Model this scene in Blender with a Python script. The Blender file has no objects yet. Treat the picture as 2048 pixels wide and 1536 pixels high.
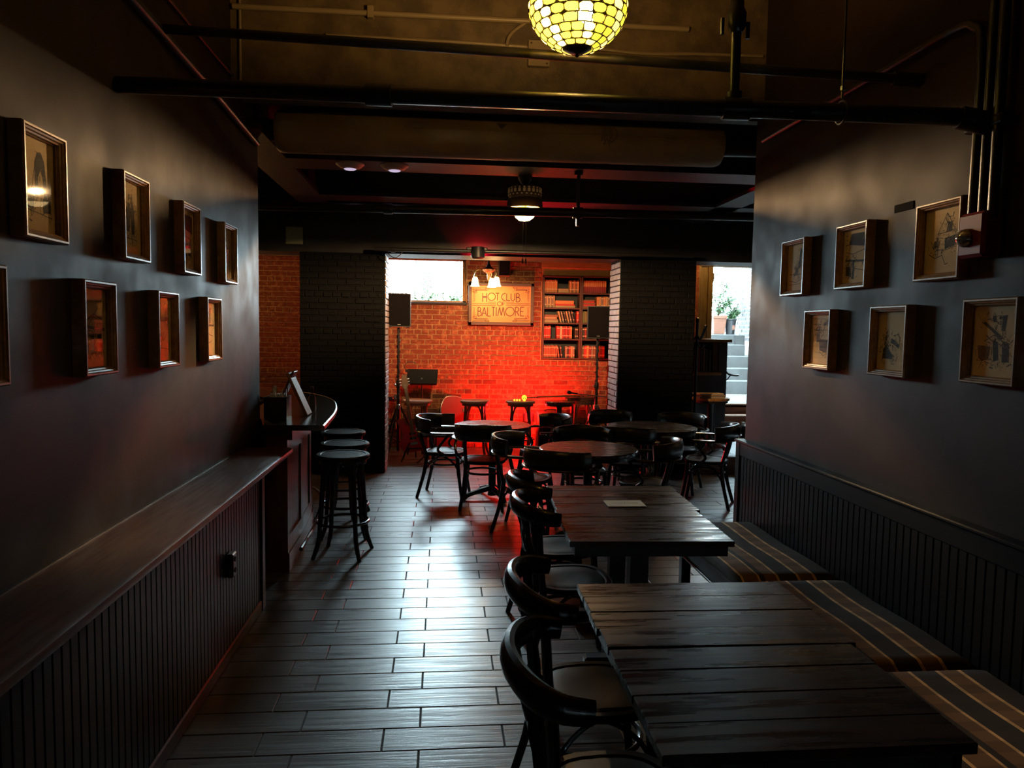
import bpy, math, random
from mathutils import Vector, Matrix
R = math.radians
PI = math.pi
rnd = random.Random(7)
sc = bpy.context.scene
col = sc.collection

# ------------------------------------------------------------------ camera
YAW, PITCH, ROLL = R(5.45), R(4.2), 0.016
fw = Vector((math.sin(YAW) * math.cos(PITCH), math.cos(YAW) * math.cos(PITCH), -math.sin(PITCH)))
r0 = Vector((math.cos(YAW), -math.sin(YAW), 0))
u0 = r0.cross(fw)
rt = r0 * math.cos(ROLL) + u0 * math.sin(ROLL)
up = u0 * math.cos(ROLL) - r0 * math.sin(ROLL)
cd = bpy.data.cameras.new('camera')
cam = bpy.data.objects.new('camera', cd)
col.objects.link(cam)
cd.sensor_width = 36
cd.lens = 36 * 1490 / 2048
cd.clip_start = 0.05
cam.matrix_world = Matrix(((rt.x, up.x, -fw.x, 0), (rt.y, up.y, -fw.y, 0), (rt.z, up.z, -fw.z, 1.7), (0, 0, 0, 1)))
sc.camera = cam

# ------------------------------------------------------------------ world, lights, exposure
SKY = 128.0
P_FAN, P_CHAND, P_TIFF, P_RED, P_BAR = 820, 7, 85, 60, 20
P_REDWASH = 290
vs = sc.view_settings
vs.view_transform = 'Standard'
vs.look = 'None'
vs.exposure = 0.0
vs.gamma = 1.0
vs.use_curve_mapping = False
w = bpy.data.worlds.new('sky')
sc.world = w
w.use_nodes = True
bg = w.node_tree.nodes['Background']
bg.inputs[0].default_value = (0.68, 0.90, 1.0, 1)
bg.inputs[1].default_value = SKY
try:
    sc.cycles.use_denoising = True
    sc.cycles.denoiser = 'OPENIMAGEDENOISE'
    sc.cycles.sample_clamp_indirect = 4.0
    sc.cycles.max_bounces = 8
    sc.cycles.caustics_reflective = False
    sc.cycles.caustics_refractive = False
except Exception:
    pass


def light(name, typ, loc, energy, color, radius=0.05, size=None, rot=None, spot=None, portal=False, blend=.3):
    d = bpy.data.lights.new(name, typ)
    d.energy = energy
    d.color = color
    if typ in ('POINT', 'SPOT'):
        d.shadow_soft_size = radius
    if typ == 'SPOT':
        d.spot_size = spot
        d.spot_blend = blend
    if typ == 'AREA':
        d.shape = 'RECTANGLE'
        d.size, d.size_y = size
        if portal:
            d.cycles.is_portal = True
    o = bpy.data.objects.new(name, d)
    col.objects.link(o)
    o.location = loc
    if rot is not None:
        o.rotation_euler = rot
    return o


def aim(o, tgt):
    o.rotation_euler = (Vector(tgt) - o.location).to_track_quat('-Z', 'Y').to_euler()


# daylight portals at the window and the doorway
a = light('portal_back_window', 'AREA', (-0.27, 10.95, 2.35), 1, (1, 1, 1), size=(1.2, .62), portal=True)
aim(a, (-0.27, 5, 2.35))
a = light('portal_door', 'AREA', (4.3, 10.95, 1.7), 1, (1, 1, 1), size=(.85, 2.0), portal=True)
aim(a, (4.3, 5, 1.7))


# ------------------------------------------------------------------ mesh builder
class MB:
    def __init__(s):
        s.v = []
        s.f = []

    def add(s, v, f):
        b = len(s.v)
        s.v += [tuple(p) for p in v]
        s.f += [tuple(b + i for i in q) for q in f]
        return s

    def box(s, x0, x1, y0, y1, z0, z1):
        v = [(x0, y0, z0), (x1, y0, z0), (x1, y1, z0), (x0, y1, z0), (x0, y0, z1), (x1, y0, z1), (x1, y1, z1), (x0, y1, z1)]
        return s.add(v, [(0, 3, 2, 1), (4, 5, 6, 7), (0, 1, 5, 4), (1, 2, 6, 5), (2, 3, 7, 6), (3, 0, 4, 7)])

    def cbox(s, x0, x1, y0, y1, z0, z1, c=.003):
        """chamfered box"""
        X, Y, Z = (x0, x1), (y0, y1), (z0, z1)
        idx = {}
        v = []
        for i in (0, 1):
            for j in (0, 1):
                for k in (0, 1):
                    sx, sy, sz = (1, -1)[i] * c, (1, -1)[j] * c, (1, -1)[k] * c
                    for ax, p in enumerate(((X[i], Y[j] + sy, Z[k] + sz), (X[i] + sx, Y[j], Z[k] + sz), (X[i] + sx, Y[j] + sy, Z[k]))):
                        idx[i, j, k, ax] = len(v)
                        v.append(p)
        g = lambda i, j, k, a_: idx[i, j, k, a_]
        f = []
        for i in (0, 1):
            q = [g(i, 0, 0, 0), g(i, 1, 0, 0), g(i, 1, 1, 0), g(i, 0, 1, 0)]
            f.append(q if i else q[::-1])
            q = [g(0, i, 0, 1), g(0, i, 1, 1), g(1, i, 1, 1), g(1, i, 0, 1)]
            f.append(q if i else q[::-1])
            q = [g(0, 0, i, 2), g(1, 0, i, 2), g(1, 1, i, 2), g(0, 1, i, 2)]
            f.append(q if i else q[::-1])
        for a_ in (0, 1):
            for b_ in (0, 1):
                fl = a_ == b_
                q = [g(a_, b_, 0, 0), g(a_, b_, 0, 1), g(a_, b_, 1, 1), g(a_, b_, 1, 0)]
                f.append(q[::-1] if not fl else q)
                q = [g(a_, 0, b_, 0), g(a_, 1, b_, 0), g(a_, 1, b_, 2), g(a_, 0, b_, 2)]
                f.append(q[::-1] if fl else q)
                q = [g(0, a_, b_, 1), g(0, a_, b_, 2), g(1, a_, b_, 2), g(1, a_, b_, 1)]
                f.append(q[::-1] if fl else q)
        for i in (0, 1):
            for j in (0, 1):
                for k in (0, 1):
                    q = [g(i, j, k, 0), g(i, j, k, 1), g(i, j, k, 2)]
                    f.append(q if (i + j + k) % 2 else q[::-1])
        return s.add(v, f)

    def tube(s, path, r, n=8, closed=False, cap=True, flat=None):
        """sweep a circle (or an ellipse with flat=(rx, rz)) along a path; r: number or a list"""
        P = [Vector(p) for p in path]
        m = len(P)
        rr = r if isinstance(r, (list, tuple)) else [r] * m
        vs_ = []
        prev = None
        for i in range(m):
            if closed:
                t = P[(i + 1) % m] - P[i - 1]
            else:
                t = P[min(i + 1, m - 1)] - P[max(i - 1, 0)]
            if t.length < 1e-9:
                t = Vector((0, 0, 1))
            t.normalize()
            if flat is not None:
                a_ = Vector((0, 0, 1))
                a_ = (a_ - t * a_.dot(t)).normalized()
                b_ = t.cross(a_)
                ra, rb = flat[1], flat[0]
                k = rr[i] if isinstance(r, (list, tuple)) else 1
                for q in range(n):
                    an = 2 * PI * q / n
                    vs_.append(P[i] + a_ * math.sin(an) * ra * k + b_ * math.cos(an) * rb * k)
                continue
            if prev is None:
                a_ = t.orthogonal().normalized()
            else:
                a_ = prev - t * prev.dot(t)
                a_ = a_.normalized() if a_.length > 1e-6 else t.orthogonal().normalized()
            prev = a_
            b_ = t.cross(a_)
            for q in range(n):
                an = 2 * PI * q / n
                vs_.append(P[i] + (a_ * math.cos(an) + b_ * math.sin(an)) * rr[i])
        f = []
        for i in range(m if closed else m - 1):
            j = (i + 1) % m
            for q in range(n):
                q2 = (q + 1) % n
                f.append((i * n + q, i * n + q2, j * n + q2, j * n + q))
        if cap and not closed:
            f.append(tuple(range(n))[::-1])
            f.append(tuple((m - 1) * n + q for q in range(n)))
        return s.add(vs_, f)

    def lathe(s, prof, n=24, c=(0, 0, 0), cap=True):
        m = len(prof)
        v = []
        for (r, z) in prof:
            for q in range(n):
                an = 2 * PI * q / n
                v.append((c[0] + r * math.cos(an), c[1] + r * math.sin(an), c[2] + z))
        f = []
        for i in range(m - 1):
            for q in range(n):
                q2 = (q + 1) % n
                f.append((i * n + q, i * n + q2, (i + 1) * n + q2, (i + 1) * n + q))
        if cap:
            f.append(tuple(range(n))[::-1])
            f.append(tuple((m - 1) * n + q for q in range(n)))
        return s.add(v, f)

    def prism(s, pts, z0, z1):
        n = len(pts)
        v = [(x, y, z0) for x, y in pts] + [(x, y, z1) for x, y in pts]
        f = [tuple(range(n))[::-1], tuple(range(n, 2 * n))]
        for i in range(n):
            j = (i + 1) % n
            f.append((i, j, n + j, n + i))
        return s.add(v, f)

    def loft(s, rings, cap=True):
        n = len(rings[0])
        v = [p for rg in rings for p in rg]
        f = []
        for i in range(len(rings) - 1):
            for q in range(n):
                q2 = (q + 1) % n
                f.append((i * n + q, i * n + q2, (i + 1) * n + q2, (i + 1) * n + q))
        if cap:
            f.append(tuple(range(n))[::-1])
            f.append(tuple((len(rings) - 1) * n + q for q in range(n)))
        return s.add(v, f)

    def xf(s, mat, start=0):
        s.v[start:] = [tuple(mat @ Vector(p)) for p in s.v[start:]]
        return s

    def mesh(s, name, mat, smooth=True, ang=35):
        me = bpy.data.meshes.new(name)
        me.from_pydata(s.v, [], s.f)
        me.update()
        if smooth:
            me.shade_smooth()
            me.set_sharp_from_angle(angle=R(ang))
        if mat:
            me.materials.append(mat)
        return me


def link(name, me, parent=None, loc=(0, 0, 0), rz=0):
    o = bpy.data.objects.new(name, me)
    col.objects.link(o)
    o.location = loc
    o.rotation_euler = (0, 0, rz)
    o.parent = parent
    return o


def part(name, mb, mat, parent=None, loc=(0, 0, 0), rz=0, smooth=True, ang=35):
    return link(name, mb.mesh(name, mat, smooth, ang), parent, loc, rz)


def tag(o, label=None, cat=None, group=None, kind=None):
    if label:
        o['label'] = label
    if cat:
        o['category'] = cat
    if group:
        o['group'] = group
    if kind:
        o['kind'] = kind
    return o


def thing(name, label, cat, loc=(0, 0, 0), rz=0, group=None):
    return tag(link(name, None, None, loc, rz), label, cat, group)


def struct(name, mb, mat, label=None, smooth=False):
    o = part(name, mb, mat, None, smooth=smooth)
    o['kind'] = 'structure'
    if label:
        o['label'] = label
    return o


def dup(root, loc, rz, label, group=None):
    c = root.copy()
    col.objects.link(c)
    c.location = loc
    c.rotation_euler = (0, 0, rz)
    c['label'] = label
    if group:
        c['group'] = group
    for ch in root.children:
        k = ch.copy()
        col.objects.link(k)
        k.parent = c
        for g in ch.children:
            k2 = g.copy()
            col.objects.link(k2)
            k2.parent = k
    return c


def crv(pts, n=6, closed=False):
    """Catmull-Rom through the points"""
    P = [Vector(p) for p in pts]
    m = len(P)
    out = []
    rng = range(m) if closed else range(m - 1)
    for i in rng:
        if closed:
            p0, p1, p2, p3 = P[i - 1], P[i], P[(i + 1) % m], P[(i + 2) % m]
        else:
            p0, p1, p2, p3 = P[max(i - 1, 0)], P[i], P[i + 1], P[min(i + 2, m - 1)]
        for k in range(n):
            t = k / n
            out.append(.5 * ((2 * p1) + (p2 - p0) * t + (2 * p0 - 5 * p1 + 4 * p2 - p3) * t * t + (3 * p1 - p0 - 3 * p2 + p3) * t ** 3))
    if not closed:
        out.append(P[-1])
    return out


# ------------------------------------------------------------------ materials
def mat(name, c, rough=.5, metal=0, var=None, bump=None, spec=.5, coat=0, isl=0, stretch=(1, 1, 1), rvar=None, emit=None):
    """var=(scale, colour2, lo, hi) noise colour; bump=(scale, strength, distance); isl=random brightness per island"""
    m = bpy.data.materials.new(name)
    m.use_nodes = True
    nt = m.node_tree
    N, L = nt.nodes, nt.links
    b = N['Principled BSDF']
    b.inputs['Base Color'].default_value = (*c, 1)
    b.inputs['Roughness'].default_value = rough
    b.inputs['Metallic'].default_value = metal
    b.inputs['Specular IOR Level'].default_value = spec
    b.inputs['Coat Weight'].default_value = coat
    if emit:
        b.inputs['Emission Color'].default_value = (*emit[0], 1)
        b.inputs['Emission Strength'].default_value = emit[1]
    geo = N.new('ShaderNodeNewGeometry')
    mp = N.new('ShaderNodeMapping')
    mp.inputs['Scale'].default_value = stretch
    L.new(geo.outputs['Position'], mp.inputs['Vector'])
    if isl:
        ml = N.new('ShaderNodeVectorMath')
        ml.operation = 'SCALE'
        cx = N.new('ShaderNodeCombineXYZ')
        for i in range(3):
            L.new(geo.outputs['Random Per Island'], cx.inputs[i])
        ml.inputs['Scale'].default_value = 37
        L.new(cx.outputs[0], ml.inputs[0])
        L.new(ml.outputs[0], mp.inputs['Location'])
    src = None
    if var:
        n = N.new('ShaderNodeTexNoise')
        n.inputs['Scale'].default_value = var[0]
        n.inputs['Detail'].default_value = 5
        n.inputs['Roughness'].default_value = .6
        L.new(mp.outputs[0], n.inputs['Vector'])
        rp = N.new('ShaderNodeMapRange')
        rp.inputs[1].default_value = var[2] if len(var) > 2 else .35
        rp.inputs[2].default_value = var[3] if len(var) > 3 else .65
        L.new(n.outputs[0], rp.inputs[0])
        mx = N.new('ShaderNodeMix')
        mx.data_type = 'RGBA'
        mx.inputs[6].default_value = (*c, 1)
        mx.inputs[7].default_value = (*var[1], 1)
        L.new(rp.outputs[0], mx.inputs[0])
        src = mx.outputs[2]
    if isl:
        hv = N.new('ShaderNodeHueSaturation')
        rp = N.new('ShaderNodeMapRange')
        rp.inputs[3].default_value = 1 - isl
        rp.inputs[4].default_value = 1 + isl
        L.new(geo.outputs['Random Per Island'], rp.inputs[0])
        L.new(rp.outputs[0], hv.inputs['Value'])
        hv.inputs['Color'].default_value = (*c, 1)
        if src:
            L.new(src, hv.inputs['Color'])
        src = hv.outputs[0]
    if src:
        L.new(src, b.inputs['Base Color'])
    if rvar:
        n = N.new('ShaderNodeTexNoise')
        n.inputs['Scale'].default_value = rvar[0]
        n.inputs['Detail'].default_value = 4
        L.new(mp.outputs[0], n.inputs['Vector'])
        rp = N.new('ShaderNodeMapRange')
        rp.inputs[1].default_value = .35
        rp.inputs[2].default_value = .65
        rp.inputs[3].default_value = rvar[1]
        rp.inputs[4].default_value = rvar[2]
        L.new(n.outputs[0], rp.inputs[0])
        L.new(rp.outputs[0], b.inputs['Roughness'])
    if bump:
        n = N.new('ShaderNodeTexNoise')
        n.inputs['Scale'].default_value = bump[0]
        n.inputs['Detail'].default_value = 4
        L.new(mp.outputs[0], n.inputs['Vector'])
        bp = N.new('ShaderNodeBump')
        bp.inputs['Strength'].default_value = bump[1]
        bp.inputs['Distance'].default_value = bump[2]
        L.new(n.outputs[0], bp.inputs['Height'])
        L.new(bp.outputs[0], b.inputs['Normal'])
    return m


def glassmat(name, tint=(1, 1, 1), rough=.02, ior=1.5):
    m = bpy.data.materials.new(name)
    m.use_nodes = True
    nt = m.node_tree
    nt.nodes.clear()
    N, L = nt.nodes, nt.links
    o = N.new('ShaderNodeOutputMaterial')
    t = N.new('ShaderNodeBsdfTransparent')
    t.inputs[0].default_value = (*tint, 1)
    g = N.new('ShaderNodeBsdfGlossy')
    g.inputs['Roughness'].default_value = rough
    # Schlick reflectance, the same from both sides of the pane
    ge = N.new('ShaderNodeNewGeometry')
    dt = N.new('ShaderNodeVectorMath')
    dt.operation = 'DOT_PRODUCT'
    L.new(ge.outputs['Incoming'], dt.inputs[0])
    L.new(ge.outputs['Normal'], dt.inputs[1])
    prev = dt.outputs['Value']
    for op, v in (('ABSOLUTE', 0), ('SUBTRACT', None), ('POWER', 5), ('MULTIPLY', .96), ('ADD', .04)):
        f = N.new('ShaderNodeMath')
        f.operation = op
        if op == 'SUBTRACT':
            f.inputs[0].default_value = 1
            L.new(prev, f.inputs[1])
        else:
            L.new(prev, f.inputs[0])
            f.inputs[1].default_value = v
        f.use_clamp = op != 'ABSOLUTE'
        prev = f.outputs[0]
    x = N.new('ShaderNodeMixShader')
    L.new(f.outputs[0], x.inputs[0])
    L.new(t.outputs[0], x.inputs[1])
    L.new(g.outputs[0], x.inputs[2])
    L.new(x.outputs[0], o.inputs[0])
    return m


def lampglass(name, c, strength, trans=.6):
    m = bpy.data.materials.new(name)
    m.use_nodes = True
    nt = m.node_tree
    nt.nodes.clear()
    N, L = nt.nodes, nt.links
    o = N.new('ShaderNodeOutputMaterial')
    t = N.new('ShaderNodeBsdfTranslucent')
    t.inputs[0].default_value = (*[q * trans for q in c], 1)
    e = N.new('ShaderNodeEmission')
    e.inputs[0].default_value = (*c, 1)
    e.inputs[1].default_value = strength
    g = N.new('ShaderNodeBsdfGlossy')
    g.inputs['Roughness'].default_value = .15
    a1 = N.new('ShaderNodeAddShader')
    L.new(t.outputs[0], a1.inputs[0])
    L.new(e.outputs[0], a1.inputs[1])
    x = N.new('ShaderNodeMixShader')
    x.inputs[0].default_value = .05
    L.new(a1.outputs[0], x.inputs[1])
    L.new(g.outputs[0], x.inputs[2])
    L.new(x.outputs[0], o.inputs[0])
    return m


WALL = mat('dark wall paint', (.032, .0200, .0145), .55, var=(3, (.025, .0155, .011)), bump=(60, .12, .002), rvar=(4, .50, .64), spec=.10)
BLACKP = mat('black ceiling paint', (.020, .020, .022), .5, var=(6, (.012, .012, .013)), bump=(30, .2, .004))
FACEP = mat('peeling dark plaster', (.15, .105, .050), .55, var=(5, (.075, .052, .028), .4, .6), bump=(14, .6, .012))
WAINS = mat('black gloss wainscot paint', (.009, .009, .0105), .38, spec=.18)
LEDGE = mat('worn brown counter wood', (.11, .044, .020), .34, var=(5, (.055, .022, .011)), bump=(12, .10, .002), stretch=(14, 1.2, 6), rvar=(3, .30, .45), spec=.3)
BLKWOOD = mat('black lacquered bentwood', (.014, .011, .010), .27, coat=.25)
SEATM = mat('worn black seat', (.011, .008, .007), .48, var=(8, (.008, .006, .005)), rvar=(5, .42, .54), spec=.12)
LEATHER = mat('black leather', (.014, .012, .011), .30, bump=(140, .15, .001))
STUD = mat('dark brass stud', (.20, .15, .09), .3, metal=1)
TABLE = mat('dark stained plank wood', (.046, .019, .009), .36, var=(3, (.016, .008, .005), .35, .62), bump=(5, .12, .003), stretch=(1.5, 14, 8), rvar=(2.2, .20, .44), isl=.25, spec=.27)
ROUNDT = mat('dark varnished round top', (.075, .036, .020), .24, var=(4, (.04, .02, .012)), stretch=(1, 9, 1), rvar=(5, .18, .32))
TABLEBLK = mat('black table base', (.013, .013, .014), .4)
GROUT = mat('dark grout', (.03, .03, .03), .8)
MORTAR = mat('old mortar', (.44, .25, .12), .9, var=(25, (.28, .15, .07)), bump=(40, .4, .006))
BRICK = mat('old red brick', (.150, .036, .014), .85, var=(16, (.34, .15, .065), .50, .72), bump=(40, .8, .008), isl=.55)
BLKBRICK = mat('black painted brick', (.0030, .0030, .0034), .6, spec=.08, bump=(40, .5, .006))
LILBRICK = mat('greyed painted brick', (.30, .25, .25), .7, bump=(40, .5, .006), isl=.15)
FRAMEW = mat('gilt brown frame wood', (.34, .18, .065), .33, var=(30, (.20, .10, .035)), stretch=(1, 1, 1))
PAPER = mat('aged print paper', (.84, .61, .33), .8, var=(9, (.74, .52, .27)))
INK = mat('ink wash', (.05, .04, .03), .8)
INK2 = mat('thin ink wash', (.24, .17, .10), .8)
PICGLASS = glassmat('picture glass')
WINGLASS = glassmat('window glass', (.97, 1, 1))
DIMPANE = glassmat('dimming door pane', (.66, .69, .70))  # grey tint added to hold back the outdoor brightness
CASEM = mat('oxblood case leather', (.13, .012, .012), .5)
DISCW = mat('white disc', (.85, .75, .62), .5)
PATCH = mat('dull dark patch', (.006, .004, .003), .9, spec=.05)
PIPE = mat('black painted pipe', (.014, .013, .013), .36, bump=(30, .1, .002))
CONDUIT = mat('dull painted conduit', (.26, .20, .12), .4)
DUCT = mat('brown wrapped duct', (.42, .28, .13), .5, var=(3, (.32, .21, .095)), bump=(5, .25, .02), stretch=(.6, 2, 2))
STEEL = mat('steel', (.5, .5, .5), .3, metal=1)
BRASS = mat('aged brass', (.55, .40, .15), .28, metal=1)
BRONZE = mat('dark bronze', (.05, .035, .025), .35, metal=.6)
REDP = mat('red painted steel', (.15, .008, .012), .5, spec=.2)
WHITEP = mat('off white plastic', (.62, .55, .47), .5)
CREAM = mat('cream card', (.78, .66, .46), .7)
WOODL = mat('light oiled wood', (.40, .19, .07), .6, spec=.2, var=(8, (.26, .115, .04)), stretch=(4, 4, 1))
CHERRY = mat('reddish mahogany', (.12, .032, .020), .33, var=(6, (.07, .018, .012)), stretch=(3, 3, .6))
STEPW = mat('brown step wood', (.20, .075, .035), .4, var=(10, (.14, .05, .022)), stretch=(1, 6, 6))
TRIMW = mat('olive stained door wood', (.20, .135, .05), .4, var=(8, (.13, .085, .03)), stretch=(4, 4, .6))
CONC = mat('weathered concrete', (.030, .030, .030), .85, var=(9, (.022, .022, .022)), bump=(40, .2, .004))
TERRA = mat('terracotta', (.10, .035, .018), .8)
DGREY = mat('charcoal plastic', (.010, .010, .012), .45, spec=.35)
CLOTHG = mat('black speaker grille', (.005, .003, .004), .6, spec=.05, bump=(400, .2, .001))
SIGNP = mat('sign panel', (.72, .30, .10), .6, var=(5, (.64, .25, .075)))
SIGNI = mat('sign brown lettering', (.10, .018, .012), .6)
SIGNF = mat('sign frame brown', (.075, .032, .022), .5)
GUITAR = mat('red guitar lacquer', (.80, .03, .03), .25, coat=.3)
GTOP = mat('guitar maple', (.20, .09, .035), .4)
LEAF = mat('leaf', (.02, .05, .012), .6, isl=.4)
WBRICK = mat('pale painted outdoor brick', (.05, .045, .045), .85, isl=.25)
OLIVE = mat('olive vent panel', (.32, .34, .22), .6)
HOSTP = mat('charcoal painted host stand', (.045, .036, .040), .5)
MOSAIC = mat('pale mosaic glass', (.55, .50, .38), .25)


def tilemat():
    m = mat('grey wood look tile', (.105, .101, .101), .3, isl=.2, spec=1.0)
    nt = m.node_tree
    N, L = nt.nodes, nt.links
    b = N['Principled BSDF']
    geo = next(n for n in N if n.bl_idname == 'ShaderNodeNewGeometry')
    mp = next(n for n in N if n.bl_idname == 'ShaderNodeMapping')
    mp.inputs['Scale'].default_value = (1, 1, 1)
    st = N.new('ShaderNodeMapping')
    st.inputs['Scale'].default_value = (1.6, 26, 1)
    L.new(mp.outputs[0], st.inputs[0])
    n = N.new('ShaderNodeTexNoise')
    n.inputs['Scale'].default_value = 1.6
    n.inputs['Detail'].default_value = 3
    n.inputs['Distortion'].default_value = .6
    L.new(st.outputs[0], n.inputs['Vector'])
    bp = N.new('ShaderNodeBump')
    bp.inputs['Strength'].default_value = .32
    bp.inputs['Distance'].default_value = .005
    L.new(n.outputs[0], bp.inputs['Height'])
    L.new(bp.outputs[0], b.inputs['Normal'])
    rp = N.new('ShaderNodeMapRange')
    rp.inputs[1].default_value = .3
    rp.inputs[2].default_value = .7
    rp.inputs[3].default_value = .27
    rp.inputs[4].default_value = .42
    L.new(n.outputs[0], rp.inputs[0])
    L.new(rp.outputs[0], b.inputs['Roughness'])
    return m


TILE = tilemat()


def stripemat():
    """woven striped cushion cloth: bands along y at fixed x (object space), faint cross bands"""
    m = mat('striped woven cushion cloth', (.05, .03, .02), .9)
    nt = m.node_tree
    N, L = nt.nodes, nt.links
    b = N['Principled BSDF']
    tc = N.new('ShaderNodeTexCoord')
    sp = N.new('ShaderNodeSeparateXYZ')
    L.new(tc.outputs['Object'], sp.inputs[0])
    mr = N.new('ShaderNodeMapRange')
    mr.inputs[1].default_value = -.27
    mr.inputs[2].default_value = .27
    L.new(sp.outputs[0], mr.inputs[0])
    cr = N.new('ShaderNodeValToRGB')
    cr.color_ramp.interpolation = 'CONSTANT'
    dark, brn, tan = (.026, .015, .010, 1), (.20, .10, .042, 1), (.80, .48, .22, 1)
    el = cr.color_ramp.elements
    # x from 1.50 (0) to 2.04 (1)
    stops = [(0, dark), (.04, tan), (.06, brn), (.20, tan), (.22, dark), (.27, brn), (.385, tan), (.41, dark), (.585, tan), (.61, brn), (.745, tan), (.77, dark)]
    el[0].position, el[0].color = stops[0]
    el[1].position, el[1].color = stops[1]
    for p, c in stops[2:]:
        e = el.new(p)
        e.color = c
    L.new(mr.outputs[0], cr.inputs[0])
    wv = N.new('ShaderNodeTexWave')
    wv.bands_direction = 'Y'
    wv.inputs['Scale'].default_value = 2.6
    L.new(tc.outputs['Object'], wv.inputs[0])
    r2 = N.new('ShaderNodeMapRange')
    r2.inputs[1].default_value = .45
    r2.inputs[2].default_value = .55
    r2.inputs[3].default_value = .72
    r2.inputs[4].default_value = 1.0
    L.new(wv.outputs['Fac'], r2.inputs[0])
    hv = N.new('ShaderNodeHueSaturation')
    L.new(r2.outputs[0], hv.inputs['Value'])
    L.new(cr.outputs[0], hv.inputs['Color'])
    L.new(hv.outputs[0], b.inputs['Base Color'])
    return m


STRIPE = stripemat()

# ------------------------------------------------------------------ setting: floor
XL, XR = -1.29, 2.08          # corridor wall faces
YB = 10.6                     # brick back wall face
floor = struct('floor', MB().box(-4.2, 4.8, -2.5, 10.9, -.1, -.004), GROUT)
G = .004
tile_me = MB().cbox(-.25 + G / 2, .25 - G / 2, -.0857 + G / 2, .0857 - G / 2, -.012, 0, .003).mesh('tile', TILE, False)
cand = []
row = -4
while True:
    y0 = 2.912 + .1715 * row
    if y0 > 10.6:
        break
    off = -.227 if row % 2 == 0 else -.077
    for k in range(-9, 10):
        cx = off + .5 * k + .25
        cy = y0 + .0857
        if cx < -4.1 or cx > 4.7:
            continue
        if cy < 5.2 and (cx < -1.30 or cx > 2.3):
            continue
        cand.append((cx, cy))
    row += 1


def seen_floor(c):
    x, y = c
    if y < 2.75 or x < -1.3 - (.0 if y < 5.3 else .1):
        return False
    if y < 4.9:
        return x < 1.7
    if y > 8.6:
        return False
    return x < .55 + .36 * y


near = sorted([c for c in cand if seen_floor(c)], key=lambda c: c[1])[:300]
ns = set(near)
for c in near:
    link('tile', tile_me, floor, (c[0], c[1], 0))
mb = MB()
for cx, cy in cand:
    if (cx, cy) not in ns and cy > 1.5:
        mb.box(cx - .25 + G / 2, cx + .25 - G / 2, cy - .0857 + G / 2, cy + .0857 - G / 2, -.012, 0)
tag(part('outlying_tiles', mb, TILE, floor, smooth=False), kind='stuff')

# ------------------------------------------------------------------ setting: walls
struct('wall_left', MB().box(-4.2, XL, -2.5, 5.45, 0, 4.0), WALL)
struct('wall_right', MB().box(XR, 4.8, -2.5, 4.90, 0, 4.0), WALL)
struct('wall_front', MB().box(-4.2, 4.8, -2.7, -2.5, 0, 4.0), WALL)
struct('wall_bar_side', MB().box(-4.4, -4.2, -2.5, 10.9, 0, 4.0), BLACKP)
struct('wall_street_side', MB().box(4.8, 5.0, 4.9, 10.6, 0, 4), BLACKP)

# brick back wall with window, niche for the bookcases and doorway
WX0, WX1, WZ0, WZ1 = -.86, .335, 2.065, 2.70
NX0, NX1, NZ0, NZ1 = 1.425, 2.47, 1.27, 2.56
DX0, DX1, DZ0, DZ1 = 3.70, 4.72, .62, 2.74
TOPZ = 3.6
wb = MB()
wb.box(-4.2, WX0, YB, YB + .3, 0, TOPZ).box(WX0, WX1, YB, YB + .3, 0, WZ0).box(WX0, WX1, YB, YB + .3, WZ1, TOPZ)
wb.box(WX1, NX0, YB, YB + .3, 0, TOPZ).box(NX0, NX1, YB, YB + .3, 0, NZ0).box(NX0, NX1, YB, YB + .3, NZ1, TOPZ)
wb.box(NX0, NX1, YB + .26, YB + .3, NZ0, NZ1).box(NX1, DX0, YB, YB + .3, 0, TOPZ)
wb.box(DX0, DX1, YB, YB + .3, DZ1, TOPZ).box(DX0, DX1, YB, YB + .3, -.1, DZ0 - .01).box(DX1, 5.0, YB, YB + .3, 0, TOPZ)
wall_back = struct('wall_back', wb, MORTAR)


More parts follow.
